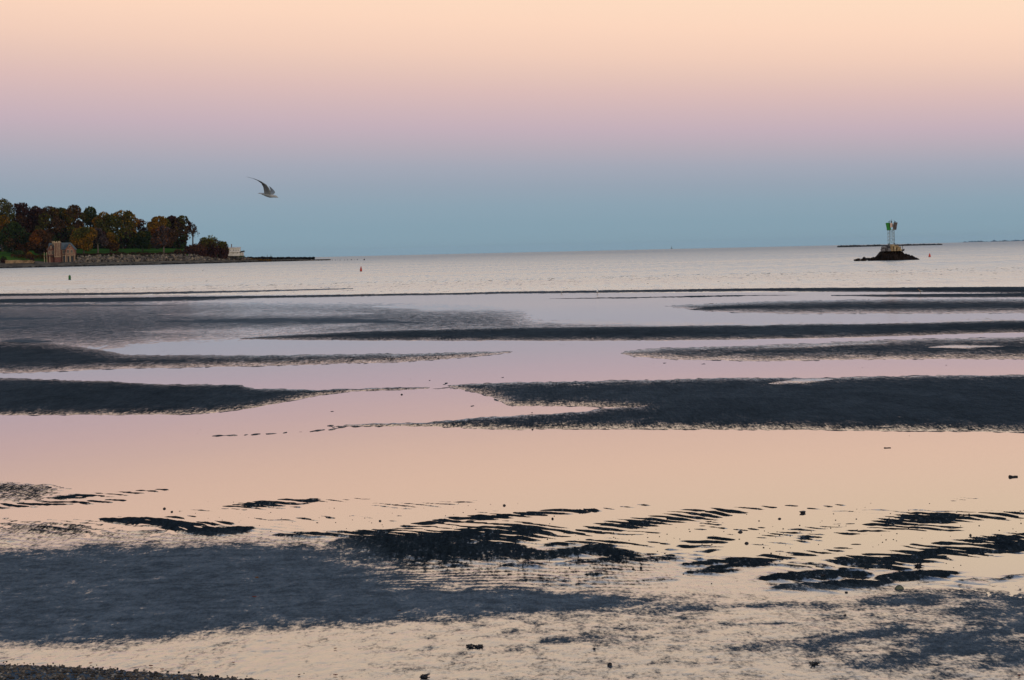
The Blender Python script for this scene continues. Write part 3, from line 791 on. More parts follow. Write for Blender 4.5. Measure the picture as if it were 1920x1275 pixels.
tag(mb.build('riprap', [M_STONE, M_CAPG0, M_STONED0]), 'band of pale boulders protecting the headland bank', 'boulders', kind='stuff')
mb = MB()
for i in range(620):
    u = r_.uniform(-60, 150) if i < 200 else r_.uniform(100, 560)
    D = float(D_water(u)) + r_.uniform(-3, 6)
    q = at(u, 480, D); sz = r_.uniform(0.3, 0.8); q.z = 0.05
    mb.rock(q, (sz * 1.5, sz, sz * 0.8), i + 2000, 0.3)
tag(mb.build('tide_rocks', M_STONED), 'dark weed-covered rocks along the headland waterline', 'rocks', kind='stuff')
# rocks trailing off the point
for i in range(24):
    u = 540 + 130 * (i / 23.0) ** 1.1 + r_.uniform(-2, 2)
    p_ = ground(u, 489.4 - (u - 540) * 0.0185 + r_.uniform(-.3, .3)); sz = r_.uniform(0.25, 0.5) * (1.2 if i % 7 == 0 else 0.8)
    mb = MB(); mb.rock((0, 0, 0.0), (sz * 1.3, sz, sz * 0.6), i + 4000, 0.3)
    o = mb.build('shoal_rock', M_STONED); o.location = (p_.x, p_.y, 0)
    tag(o, 'small dark rock awash in the row trailing off the headland', 'rock', 'rocks awash off the headland')

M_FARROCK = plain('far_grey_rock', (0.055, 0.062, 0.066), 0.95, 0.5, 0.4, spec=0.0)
def breakwater(name, u0, u1, vt, vb, D, n, label, seed, m=None):
    m = m or M_STONED
    mb = MB(); rr = random.Random(seed)
    for i in range(n):
        k = rr.random(); u = u0 + (u1 - u0) * k
        vtop = vt[0] + (vt[1] - vt[0]) * k; vbot = vb[0] + (vb[1] - vb[0]) * k
        q = at(u, vbot, D + rr.uniform(0, 4)); qt = at(u, vtop, D)
        h_ = max(0.3, qt.z - q.z) * rr.random() ** 0.7 * (0.55 + 0.7 * float(vnoise(np.array([u * 0.35]), np.array([0.5]), seed)[0]))
        sz = rr.uniform(0.5, 0.9) * D / 1200
        mb.rock((q.x, q.y, max(q.z, earth(D * D)) + h_ - sz * 0.4), (sz * 1.4, sz, sz * 0.7), seed + i, 0.3)
    return tag(mb.build(name, m), label, 'breakwater')
breakwater('breakwater', 452, 588, (481.4, 482.0), (485.8, 484.6), 1190, 650, 'long low dark stone breakwater beyond the white house', 5000)
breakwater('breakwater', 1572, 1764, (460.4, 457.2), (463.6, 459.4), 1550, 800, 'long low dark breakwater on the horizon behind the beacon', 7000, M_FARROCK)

# ------------------------------------------------------------------ brick boathouse with tower
M_BRICK = mat('red_brick'); N = NT(M_BRICK)
oc = N.n('ShaderNodeTexCoord').outputs['Object']
mp = N.n('ShaderNodeMapping', {'Vector': oc, 'Rotation': (math.pi / 2, 0, 0)}).outputs[0]
bk = N.n('ShaderNodeTexBrick', {'Vector': mp, 'Color1': (0.13, 0.040, 0.030, 1), 'Color2': (0.10, 0.034, 0.028, 1), 'Mortar': (0.20, 0.15, 0.12, 1), 'Scale': 2.0})
N.out(N.n('ShaderNodeBsdfPrincipled', {'Base Color': bk.outputs[0], 'Roughness': 0.9, 'Specular IOR Level': 0.1}).outputs[0])
M_SSTONE = plain('cream_limestone', (0.40, 0.30, 0.19), 0.85, 0.2, 0.8)
M_TIMBER = plain('half_timber_plaster', (0.24, 0.11, 0.075), 0.85, 0.3, 1.2)
M_SLATE = plain('grey_green_slate', (0.10, 0.125, 0.125), 0.7, 0.25, 0.9)
M_GLASS = plain('dark_window_glass', (0.02, 0.025, 0.03), 0.15, 0.2, 1.0, spec=0.5)
M_WHITE = plain('white_clapboard', (0.62, 0.60, 0.55), 0.7, 0.12, 0.6)
M_DARKROOF = plain('dark_grey_shingles', (0.045, 0.05, 0.05), 0.85, 0.3, 0.8)
M_WOODD = plain('dark_pier_timber', (0.035, 0.032, 0.03), 0.85, 0.3, 1.0)

def window(par, x0, x1, z0, z1, y, frame_m, dep=0.25, mull=True):
    fw = 0.16
    mb = MB()
    mb.box(x0, x1, y - dep, y - 0.003, z0, z0 + fw); mb.box(x0, x1, y - dep, y - 0.003, z1 - fw, z1)
    mb.box(x0, x0 + fw, y - dep, y - 0.003, z0 + fw, z1 - fw); mb.box(x1 - fw, x1, y - dep, y - 0.003, z0 + fw, z1 - fw)
    if mull:
        xm = (x0 + x1) / 2; mb.box(xm - 0.05, xm + 0.05, y - dep + 0.06, y - 0.003, z0 + fw, z1 - fw)
    w = mb.build('window', frame_m, par)
    mb = MB(); mb.box(x0 + fw, x1 - fw, y - 0.06, y - 0.02, z0 + fw, z1 - fw)
    mb.build('pane', M_GLASS, w)
    return w
HB = at(115, 491.6, 1046)
house = tag(empty('brick_house', (HB.x, HB.y, HB.z - 0.1), R(6)), 'brick waterside house with crenellated tower and slate roof among the trees', 'house')
def gable_roof_y(mb, x0, x1, y0, y1, ze, za, th=0.25, ov=0.35):
    xm = (x0 + x1) / 2
    mb.prism([(x0 - ov, ze - ov * (za - ze) / (xm - x0)), (xm, za), (x1 + ov, ze - ov * (za - ze) / (x1 - xm)),
              (x1 + ov, ze - ov * (za - ze) / (x1 - xm) + th), (xm, za + th), (x0 - ov, ze - ov * (za - ze) / (xm - x0) + th)], y0, y1)
# right gable wing
mb = MB(); mb.prism([(2.7, 0), (7.0, 0), (7.0, 3.55), (2.7, 3.55)], -2.0, 7.0); mb.build('wall', M_BRICK, house)
mb = MB(); mb.prism([(2.65, 3.552), (7.05, 3.552), (7.05, 6.9), (4.85, 9.7), (2.65, 6.9)], -2.05, 7.0); mb.build('gable_wall', M_TIMBER, house)
mb = MB(); gable_roof_y(mb, 2.6, 7.1, -2.4, 7.2, 6.95, 9.8); mb.build('roof', M_SLATE, house)
for x in (3.35, 5.25):
    mb = MB(); mb.box(x, x + 1.15, -2.06, -2.0, 0.25, 3.0)
    d = mb.build('doorway', M_GLASS, house)
    mb = MB(); mb.box(x - 0.2, x, -2.2, -2.003, 0.2, 3.2); mb.box(x + 1.15, x + 1.35, -2.2, -2.003, 0.2, 3.2); mb.box(x - 0.2, x + 1.35, -2.2, -2.003, 3.2, 3.45)
    mb.build('surround', M_SSTONE, d)
window(house, 3.2, 4.5, 4.6, 6.6, -2.05, M_SSTONE); window(house, 5.1, 6.4, 4.6, 6.6, -2.05, M_SSTONE); window(house, 4.4, 5.3, 7.4, 8.9, -2.05, M_SSTONE, mull=False)
mb = MB(); mb.box(2.5, 7.6, -3.6, -2.06, 3.56, 3.8); bal = mb.build('balcony', M_SSTONE, house)
mb = MB()
for i in range(12): mb.box(2.55 + i * 0.45, 2.63 + i * 0.45, -3.55, -3.47, 3.8, 4.8)
mb.box(2.5, 7.6, -3.6, -3.42, 4.8, 4.95); mb.build('railing', M_SSTONE, bal)
for x in (2.7, 4.95, 7.35):
    mb = MB(); mb.box(x - 0.14, x + 0.14, -3.5, -3.22, -0.3, 3.56); mb.build('post', M_SSTONE, house)
# middle range
mb = MB(); mb.box(-0.2, 2.69, 0, 6.5, 0, 6.9); mb.build('wall', M_BRICK, house)
mb = MB(); mb.prism_x([(-0.5, 6.7), (-0.5, 6.95), (3.2, 10.35), (7.0, 6.95), (7.0, 6.7), (3.2, 10.1)], -6.5, 4.8); mb.build('roof', M_SLATE, house)
window(house, 0.7, 2.0, 4.4, 6.4, 0, M_SSTONE)
mb = MB(); mb.box(1.0, 2.0, -0.06, -0.003, 0.1, 3.2); d = mb.build('door', M_GLASS, house)
mb = MB(); mb.box(0.75, 1.0, -0.2, -0.003, 0, 3.4); mb.box(2.0, 2.25, -0.2, -0.003, 0, 3.4); mb.box(0.75, 2.25, -0.2, -0.003, 3.4, 3.65); mb.build('surround', M_SSTONE, d)
mb = MB(); mb.box(-0.15, 2.68, -0.14, -0.004, 3.72, 3.95); mb.build('string_course', M_SSTONE, house)
# tower
tw = MB(); tw.box(-3.05, -0.05, -2.4, 2.0, -0.2, 10.4); tower = tw.build('tower', M_BRICK, house)
for x in (-3.1, -2.25, -1.5, -0.85, -0.3):
    mb = MB(); mb.box(x, x + 0.22, -2.56, -2.403, 3.1, 10.3); mb.build('stone_strip', M_SSTONE, tower)
for z in (3.0, 10.3):
    mb = MB(); mb.box(-3.2, 0.1, -2.62, 2.1, z - 0.12, z + 0.2); mb.build('band', M_SSTONE, tower)
for x in (-3.15, -2.1, -1.05, -0.45):
    mb = MB(); mb.box(x, x + 0.55, -2.6, -2.1, 10.5, 11.15); mb.build('merlon', M_SSTONE, tower)
# left wing
mb = MB(); mb.prism([(-6.9, 0), (-3.06, 0), (-3.06, 7.0), (-4.98, 9.5), (-6.9, 7.0)], -0.6, 6.2); mb.build('gable_wall', M_BRICK, house)
mb = MB(); gable_roof_y(mb, -6.9, -3.06, -0.9, 6.4, 7.05, 9.6); mb.build('roof', M_SLATE, house)
window(house, -6.4, -5.3, 4.3, 6.2, -0.6, M_SSTONE); window(house, -4.9, -3.6, 4.3, 6.2, -0.6, M_SSTONE); window(house, -5.3, -4.7, 7.3, 8.6, -0.6, M_SSTONE, mull=False)
mb = MB(); mb.box(-4.7, -3.5, 1.6, 2.5, 8.3, 10.9); mb.box(-4.82, -3.38, 1.5, 2.6, 10.9, 11.15); mb.build('chimney', M_SSTONE, house)
for x in (-8.4, -7.1, -5.6):
    mb = MB(); mb.box(x - 0.12, x + 0.12, -2.2, -1.96, -0.3, 5.6 if x < -7 else 3.6); mb.build('post', M_SSTONE, house)
mb = MB(); mb.box(-8.6, -3.2, -2.3, -0.62, 3.3, 3.55); pr = mb.build('porch_deck', M_WOODD, house)
# stone wall by the shore
W0 = at(10, 492.6, 1036); W1 = at(62, 492, 1039)
wall = tag(empty('stone_wall', W0), 'low pale sandstone wall on the shore left of the brick house', 'wall')
L_ = (W1 - W0).length; wall.rotation_euler = (0, 0, math.atan2(W1.y - W0.y, W1.x - W0.x))
mb = MB(); rr = random.Random(3)
for row in range(3):
    x = 0.0
    while x < L_:
        w = rr.uniform(0.7, 1.3)
        mb.box(x, x + w - 0.05, -0.3 + rr.uniform(-0.06, 0.06), 0.4, row * 0.5 - 0.4, row * 0.5 + 0.07); x += w
mb.build('masonry', plain('sandstone_block', (0.26, 0.18, 0.10), 0.95, 0.5, 0.5, spec=0.0), wall)
mb = MB(); mb.box(-0.2, L_ * 0.55, -0.45, 0.5, 1.1, 1.26); mb.build('coping', M_SSTONE, wall)

# ------------------------------------------------------------------ white house on the point
DW = 1085.0
WB = at(428, 481.8, DW); sW = DW / F
wh = tag(empty('white_house', (WB.x, WB.y, WB.z), R(4)), 'white clapboard house on piers at the tip of the headland', 'house')
hx = lambda u: (u - 428) * sW
hz = lambda v: (481.8 - v) * sW
mb = MB(); mb.box(hx(424), hx(450), 0, 7, hz(480), hz(465)); mb.build('wall', M_WHITE, wh)
mb = MB(); mb.prism_x([(-0.5, hz(465.4)), (-0.5, hz(464.6)), (3.5, hz(463.2)), (7.5, hz(464.6)), (7.5, hz(465.4)), (3.5, hz(464.2))], hx(423), hx(450.6)); rf = mb.build('roof', M_WHITE, wh)
mb = MB(); mb.box(hx(433.6), hx(435), 1.2, 1.7, hz(464), hz(457.8)); mb.build('chimney', M_BRICK, rf)
for (u0, u1, v0, v1) in ((437.5, 440, 467.5, 471), (441.5, 444, 468, 471), (445.5, 448, 468, 471), (436.4, 438.4, 473.4, 476.2), (444.4, 447, 473.2, 475.8), (431, 433, 468, 471)):
    window(wh, hx(u0), hx(u1), hz(v1), hz(v0), 0, M_WHITE, 0.1, mull=False)
mb = MB(); mb.box(hx(430), hx(450.2), -0.7, -0.005, hz(473.0), hz(472.3)); mb.build('ledge', M_WHITE, wh)
mb = MB(); mb.box(hx(450.1), hx(456), 0.6, 6, hz(480), hz(474)); mb.build('wing_wall', M_WHITE, wh)
mb = MB(); mb.prism([(hx(449.2), hz(474.2)), (hx(451.5), hz(471.4)), (hx(457.4), hz(470.4)), (hx(457.6), hz(473.6)), (hx(455.8), hz(473.2))], -0.4, 6.3); mb.build('wing_roof', M_DARKROOF, wh)
for u in (453.2, 456.9):
    mb = MB(); mb.box(hx(u) - 0.1, hx(u) + 0.1, -0.3, -0.1, hz(480.2), hz(473.8)); mb.build('post', M_WHITE, wh)
mb = MB(); mb.box(hx(429), hx(458), -0.5, 7, hz(480.6), hz(480)); mb.build('deck', M_WOODD, wh)
for u in np.arange(430, 458, 3.2):
    mb = MB(); mb.box(hx(u) - 0.18, hx(u) + 0.18, -0.2, 0.2, hz(486.5), hz(480.6)); mb.build('pier', M_WOODD, wh)

# ------------------------------------------------------------------ beacon on its islet
DB = 333.0; sB = DB / F
IB = ground(1672, 488.0)
DB = IB.y; sB = DB / F
bx = lambda u: (u - 1672) * sB
bz = lambda v, u=1672: (488.0 - v - (u - 1672) * 0.0227) * sB
M_ROCK = plain('weathered_dark_islet_rock', (0.014, 0.010, 0.008), 0.9, 0.6, 1.2, 0.05, 5.0, spec=0.05)
M_CAPB = plain('buff_cap_stone', (0.36, 0.28, 0.16), 0.85, 0.3, 2.0)
M_CAPG = plain('grey_cap_stone', (0.15, 0.14, 0.135), 0.85, 0.3, 2.0)
M_CAPB2 = plain('tan_cap_stone', (0.27, 0.19, 0.10), 0.9, 0.3, 2.0, spec=0.05)
M_CAPG2 = plain('dark_cap_stone', (0.07, 0.065, 0.066), 0.9, 0.3, 2.0, spec=0.05)
M_STEEL = plain('galvanised_steel', (0.22, 0.25, 0.245), 0.6, 0.6, 2.5)
isl = tag(empty('rock_islet', (IB.x, IB.y, 0)), 'dark rocky islet with low trailing ends carrying the beacon', 'islet')
mb = MB(); rr = random.Random(17)
prof = curve([(1640, 482.5), (1648, 476), (1652, 470.6), (1690, 470.6), (1695, 476), (1702, 477.5), (1712, 480), (1722, 487)])
nU = 40; ring = []
uu = np.linspace(1638, 1723, nU)
vs_ = []; fs_ = []
for i, u in enumerate(uu):
    zt = max(0.05, bz(float(prof(u)), u)) * rr.uniform(0.92, 1.03)
    wy = 0.6 + 1.0 * zt
    for (yy, zz) in ((-wy - 0.5, -0.5), (-wy, zt * 0.35), (-wy * 0.75, zt * 0.8), (-wy * 0.45, zt), (wy * 0.45, zt), (wy, zt * 0.4), (wy + 0.5, -0.5)):
        vs_.append((bx(u) + rr.uniform(-.05, .05), yy + rr.uniform(-.14, .14), zz + (rr.uniform(-.07, .05) if zz > 0 else 0)))
for i in range(nU - 1):
    for k in range(6):
        fs_.append((i * 7 + k, (i + 1) * 7 + k, (i + 1) * 7 + k + 1, i * 7 + k + 1))
mb.add(vs_, fs_); mb.build('rock_mass', M_ROCK, isl)
for i in range(150):                                  # tumbled stones on the flanks and trailing ends
    if i < 80: u = rr.uniform(1646, 1720)
    else: u = 1602 + 46 * rr.random() ** 0.7
    vt = float(prof(u)) if u > 1647 else float(np.interp(u, [1600, 1610, 1622, 1630, 1640, 1648], [487, 485, 482.5, 483.5, 482.5, 478]))
    zt = max(0.08, bz(vt, u)); z = zt * rr.random() ** (0.6 if u > 1647 else 0.9)
    yf = -(0.5 + 0.95 * (zt - z)) * rr.uniform(0.6, 1.2) if u > 1647 else rr.uniform(-0.7, 0.5)
    sz = rr.uniform(0.13, 0.32)
    m1 = MB(); m1.rock((0, 0, 0), (sz * 1.3, sz, sz * rr.uniform(.6, 1.0)), 900 + i, 0.3)
    st = m1.build('stone', M_ROCK if rr.random() < 0.93 else M_CAPG, isl); st.location = (bx(u), yf, max(0.02, z - sz * 0.35))
cap = [(1650.2, 1655.6, 466.2, 471.2, 0), (1655.2, 1661, 464.6, 471, 0), (1661.2, 1666, 465.4, 471, 0), (1666.6, 1671.8, 461.4, 470.8, 1), (1672, 1677, 462.6, 470.6, 1), (1677.6, 1683.4, 463.8, 470.6, 1), (1683.4, 1688, 465.6, 470.6, 1), (1688.2, 1692, 467.4, 471, 0),
       (1653.6, 1659.2, 461.8, 465.4, 0), (1659.6, 1666.6, 460.4, 466, 0), (1668, 1674.4, 458.6, 463, 1), (1675, 1683, 459.6, 464.4, 1), (1683.2, 1686.4, 462.4, 466, 1)]
for i, (u0, u1, v0, v1, k) in enumerate(cap):
    m1 = MB(); x0, x1, z0, z1 = bx(u0), bx(u1), bz(v1, (u0 + u1) / 2), bz(v0, (u0 + u1) / 2)
    hw_, hh_ = (x1 - x0) / 2, (z1 - z0) / 2
    q = random.Random(70 + i)
    j = lambda: q.uniform(-0.10, 0.10)
    yy = -1.35 if v1 > 467 else -0.9
    tp = 0.82
    m1.add([(-hw_ + j(), -0.55 + j(), -hh_), (hw_ + j(), -0.55 + j(), -hh_), (hw_ + j(), 0.8 + j(), -hh_), (-hw_ + j(), 0.8 + j(), -hh_),
            (-hw_ * tp + j(), -0.42 + j(), hh_ + j()), (hw_ * tp + j(), -0.42 + j(), hh_ + j()), (hw_ * tp + j(), 0.7 + j(), hh_ + j()), (-hw_ * tp + j(), 0.7 + j(), hh_ + j())],
           [(0, 3, 2, 1), (4, 5, 6, 7), (0, 1, 5, 4), (1, 2, 6, 5), (2, 3, 7, 6), (3, 0, 4, 7)])
    st = m1.build('cap_stone', (M_CAPB, M_CAPB2)[i % 2] if k else (M_CAPG, M_CAPG2)[i % 2], isl); st.location = ((x0 + x1) / 2, yy, (z0 + z1) / 2)
m1 = MB(); m1.box(bx(1656), bx(1688), -0.8, 1.6, bz(472), bz(462.5)); m1.build('core_stone', M_ROCK, isl)
m1 = MB(); m1.tube([(bx(1690.4), -1.0, bz(467)), (bx(1690.6), -1.0, bz(460.2))], 0.05, 6); m1.build('stake', M_WOODD, isl)

zt0 = bz(460.0)
bea = tag(empty('beacon_tower', (IB.x, IB.y, zt0), 0.0), 'steel skeleton beacon with green square daymarks and lantern on the islet', 'beacon')
tz = lambda v: (488.0 - v) * sB - zt0
legs = [(bx(1664.4), -0.45), (bx(1669.6), 0.5), (bx(1674.2), -0.45), (bx(1678.6), 0.5)]
ztop = tz(420)
for (x, y) in legs:
    m1 = MB(); m1.tube([(x, y, -0.9), (x, y, ztop)], 0.036, 6); m1.build('leg', M_STEEL, bea)
for zb_ in (tz(450), tz(443.6), tz(437), tz(431.5)):
    for a in range(4):
        p0, p1 = legs[a], legs[(a + 2) % 4 if a in (0, 1) else (a + 1) % 4]
        if a == 2: p0, p1 = legs[0], legs[1]
        if a == 3: p0, p1 = legs[2], legs[3]
        m1 = MB(); m1.tube([(p0[0], p0[1], zb_), (p1[0], p1[1], zb_)], 0.024, 5); m1.build('ring_bar', M_STEEL, bea)
for (za, zb_) in ((tz(457), tz(450)), (tz(450), tz(443.6)), (tz(443.6), tz(437)), (tz(437), tz(431.5))):
    for (p0, p1) in ((legs[0], legs[2]), (legs[2], legs[0]), (legs[1], legs[3]), (legs[3], legs[1])):
        m1 = MB(); m1.tube([(p0[0], p0[1], za), (p1[0], p1[1], zb_)], 0.017, 5); m1.build('brace', M_STEEL, bea)
m1 = MB(); m1.box(bx(1664.5), bx(1679), -0.6, 0.6, tz(431.4), tz(431.4) + 0.06); m1.build('platform', M_STEEL, bea)
M_GREEN = plain('green_daymark_paint', (0.003, 0.15, 0.006), 0.6, 0.1, 2.0)
M_BACK = plain('brown_daymark_back', (0.13, 0.105, 0.09), 0.7, 0.35, 4.0)
M_PEACH = plain('pale_daymark', (0.55, 0.40, 0.32), 0.6, 0.15, 3.0)
def board(u, v, w, h, rz, tilt_, m, lab=None):
    m1 = MB(); m1.box(-w / 2, w / 2, -0.02, 0.02, -h / 2, h / 2)
    o = m1.build('daymark', m, bea); o.location = (bx(u), -0.62 if u < 1672 else -0.5, tz(v)); o.rotation_euler = (R(-8), tilt_, rz)
    if lab: o['label'] = lab
    m2 = MB(); m2.box(-w / 2 - 0.02, w / 2 + 0.02, 0.022, 0.06, -h / 2 + 0.1, -h / 2 + 0.16); m2.box(-w / 2 - 0.02, w / 2 + 0.02, 0.022, 0.06, h / 2 - 0.16, h / 2 - 0.1)
    m2.build('batten', M_STEEL, o)
board(1665.3, 424.5, 0.78, 1.22, R(22), R(-6), M_GREEN, 'green square daymark board')
b2 = board(1678.0, 424.0, 0.74, 1.22, R(-48), R(6), M_BACK, 'brown back of a daymark board')
board(1670.2, 422.5, 0.34, 0.72, R(30), R(2), M_PEACH, 'pale narrow daymark board')
m1 = MB(); m1.lathe([(0.16, 0), (0.16, 0.12), (0.11, 0.14), (0.11, 0.4), (0.15, 0.42), (0.10, 0.55), (0.02, 0.6), (0.02, 0.85)], 10, c=(bx(1672.3), 0)); ln = m1.build('lantern', M_STEEL, bea); ln.location = (0, 0, tz(420.5))
m1 = MB(); m1.box(bx(1671), bx(1674.8), -0.35, 0.0, tz(426), tz(419)); m1.build('battery_box', M_PEACH, bea)

# ------------------------------------------------------------------ buoys
def buoy(name, u, v, label, kind, m, hpx):
    b = ground(u, v); s_ = b.y / F; H = hpx * s_
    t_ = tag(empty(name, (b.x, b.y, -0.02), 0, R(2)), label, 'buoy')
    if kind == 'can':
        m1 = MB(); r0 = 2.3 * s_; m1.lathe([(r0 * .9, -0.15), (r0, 0), (r0, H * .82), (r0 * .93, H * .9), (r0 * .7, H * .95), (r0 * .65, H)], 18); m1.build('body', m, t_, smooth=False)
        m1 = MB(); m1.lathe([(r0 * 1.04, -0.1), (r0 * 1.04, H * 0.16)], 18); m1.build('waterline_band', M_STONED, t_)
        m1 = MB(); m1.tube([(-r0 * .3, 0, H), (0, 0, H * 1.12), (r0 * .3, 0, H)], 0.02, 5); m1.build('lifting_ring', M_STEEL, t_)
    else:
        m1 = MB(); r0 = 2.1 * s_; m1.lathe([(r0 * .9, -0.15), (r0, 0), (r0, H * .28), (r0 * .62, H * .66), (r0 * .2, H * .92), (r0 * .14, H)], 18); m1.build('body', m, t_)
        m1 = MB(); m1.lathe([(r0 * 1.04, -0.1), (r0 * 1.04, H * 0.08)], 18); m1.build('waterline_band', M_STONED, t_)
        m1 = MB(); m1.tube([(-r0 * .12, 0, H), (0, 0, H * 1.06), (r0 * .12, 0, H)], 0.015, 5); m1.build('lifting_ring', M_STEEL, t_)
M_RED = plain('red_buoy_paint', (0.42, 0.018, 0.008), 0.4, 0.15, 3.0)
M_RED2 = plain('orange_red_buoy_paint', (0.60, 0.06, 0.03), 0.4, 0.15, 3.0)
M_GRN = plain('green_buoy_paint', (0.006, 0.11, 0.018), 0.35, 0.15, 3.0)
buoy('can_buoy', 130.6, 524.6, 'green cylindrical can buoy floating in front of the headland', 'can', M_GRN, 8.6)
buoy('nun_buoy', 676.8, 508.8, 'dark red conical nun buoy floating right of the headland', 'nun', M_RED, 10.2)
buoy('nun_buoy', 1743, 481.8, 'small bright red conical buoy right of the beacon islet', 'nun', M_RED2, 7.4)
for (u, v, lab, h_) in ((683, 487.6, 'tiny dark mooring buoy on the sea above the red buoy', 2.2),):
    b = ground(u, v); m1 = MB(); m1.rock((0, 0, 0.2), (0.55, 0.4, 0.5), 77, 0.1); o = m1.build('mooring_buoy', M_STONED); o.location = (b.x, b.y, 0); tag(o, lab, 'buoy')

# ------------------------------------------------------------------ small craft on the horizon
def sailboat(name, u, v, D, mast_px, label):
    q = at(u, v, D); s_ = D / F
    t_ = tag(empty(name, (q.x, q.y, max(q.z, earth(D * D)))), label, 'sailboat')
    H = mast_px * s_
    m1 = MB(); m1.prism([(-H * .3, .1), (-H * .26, -.3), (H * .26, -.3), (H * .34, H * .10), (-H * .3, H * .10)], -H * .07, H * .07); m1.build('hull', M_DARKROOF, t_)
    m1 = MB(); m1.tube([(0, 0, 0), (0, 0, H)], H * 0.025, 5); m1.build('mast', M_STEEL, t_)
    m1 = MB(); m1.prism([(-.02 * H, H * .14), (-.02 * H, H * .95), (-.2 * H, H * .14)], -0.02, 0.02); m1.build('sail', M_DARKROOF, t_)
sailboat('sailboat', 1259.5, 466.4, 4500, 5.6, 'tiny dark sailboat on the horizon near the middle')
sailboat('sailboat', 501.5, 482.6, 1495, 6.2, 'tiny sailboat mast just left of its twin behind the breakwater')
sailboat('sailboat', 508.3, 482.6, 1497, 6.2, 'tiny sailboat mast, right one of two behind the breakwater')
# far shore beyond the horizon on the right
M_FAR = plain('haze_tinted_shore_trees', (0.07, 0.13, 0.17), 0.95, 0.3, 0.01, spec=0.0)  # blue of the hazy distance is put into the base colour
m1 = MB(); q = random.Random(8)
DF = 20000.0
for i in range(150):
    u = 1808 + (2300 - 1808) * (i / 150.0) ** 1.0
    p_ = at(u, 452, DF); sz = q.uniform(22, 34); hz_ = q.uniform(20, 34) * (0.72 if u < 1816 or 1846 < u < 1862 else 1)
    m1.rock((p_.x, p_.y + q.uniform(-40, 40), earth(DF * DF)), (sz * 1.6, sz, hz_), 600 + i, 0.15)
tag(m1.build('far_shore', M_FAR), 'faint haze-blue wooded shore beyond the horizon on the right', 'shore', kind='structure')

# ------------------------------------------------------------------ birds
def bird_material(name, body, wing, tip, span):
    m = mat(name); N = NT(m)
    oc = N.n('ShaderNodeTexCoord').outputs['Object']
    c = N.n('ShaderNodeAttribute', attribute_name='tint').outputs['Color']
    N.out(N.n('ShaderNodeBsdfPrincipled', {'Base Color': c, 'Roughness': 0.8, 'Specular IOR Level': 0.1}).outputs[0])
    return m
M_BIRD = bird_material('bird_plumage', None, None, None, 1)
def bird_mesh(name, verts, faces, cols):
    me = bpy.data.meshes.new(name); me.from_pydata(verts, [], faces)
    ca = me.color_attributes.new('tint', 'FLOAT_COLOR', 'POINT')
    ca.data.foreach_set('color', np.array([tuple(c) + (1,) for c in cols], np.float32).ravel())
    me.polygons.foreach_set('use_smooth', [True] * len(me.polygons)); me.materials.append(M_BIRD); me.update()
    return me
def loft_body(rings, sides=14):
    """rings: (centre, half width, half height, colour) along the bird"""
    vs, fs, cs = [], [], []
    n = len(rings)
    for i, (c, w, h_, cl) in enumerate(rings):
        for k in range(sides):
            a = 2 * math.pi * k / sides
            vs.append((c[0], c[1] + w * math.cos(a), c[2] + h_ * math.sin(a))); cs.append(cl)
    for i in range(n - 1):
        for k in range(sides):
            k2 = (k + 1) % sides
            fs.append((i * sides + k, i * sides + k2, (i + 1) * sides + k2, (i + 1) * sides + k))
    fs.append(tuple(range(sides))[::-1]); fs.append(tuple((n - 1) * sides + k for k in range(sides)))
    return vs, fs, cs
WHT, GRY, BLK, BILL = (0.40, 0.41, 0.40), (0.24, 0.27, 0.275), (0.035, 0.038, 0.042), (0.25, 0.16, 0.03)
def gull_flying():
    vs, fs, cs = loft_body([((-.30, 0, -.005), .055, .006, WHT), ((-.24, 0, 0), .05, .012, WHT), ((-.15, 0, 0), .045, .032, GRY), ((-.04, 0, 0), .062, .055, GRY), ((.06, 0, 0), .062, .06, GRY),
                            ((.14, 0, .005), .045, .046, WHT), ((.19, 0, .012), .034, .036, WHT), ((.235, 0, .014), .033, .033, WHT), ((.262, 0, .011), .02, .021, WHT), ((.275, 0, .006), .010, .011, BILL), ((.315, 0, -.002), .004, .005, BILL)])
    def wing(side, path):
        # path: (x leading edge, span y, z, chord)
        b0 = len(vs); n = len(path)
        for i, (xl, yy, zz, ch) in enumerate(path):
            k = i / (n - 1)
            cl = BLK if k > 0.8 else (tuple(a * (1 - k * .55) for a in GRY))
            th = 0.012 * (1 - k) + 0.003
            for (dx, dz) in ((0, 0), (-.3 * ch, th), (-ch, 0), (-.3 * ch, -th * .6)):
                vs.append((xl + dx, side * yy, zz + dz)); cs.append(cl)
        for i in range(n - 1):
            for k in range(4):
                k2 = (k + 1) % 4
                f = (b0 + i * 4 + k, b0 + i * 4 + k2, b0 + (i + 1) * 4 + k2, b0 + (i + 1) * 4 + k)
                fs.append(f if side > 0 else f[::-1])
        fs.append(tuple(b0 + (n - 1) * 4 + k for k in range(4)))
        fs.append(tuple(b0 + k for k in range(4))[::-1])
    up = [(.09, .03, .03, .21), (.10, .10, .14, .21), (.08, .17, .25, .19), (.01, .24, .36, .16), (-.12, .32, .44, .125), (-.27, .40, .49, .085), (-.42, .47, .515, .04), (-.50, .50, .52, .012)]
    wing(-1, up)
    wing(1, [(a * 0.7 + .03, b * 1.5, c * 0.06 + .02, d * .9) for a, b, c, d in up])
    return bird_mesh('gull_body', vs, fs, cs)
gp = at(503, 366, 40)
g = link('flying_gull', gull_flying()); g.location = gp; g.rotation_euler = (R(12), R(14), R(-16)); g.scale = (0.70,) * 3
tag(g, 'grey gull flying with raised wings in the blue band of sky', 'bird')

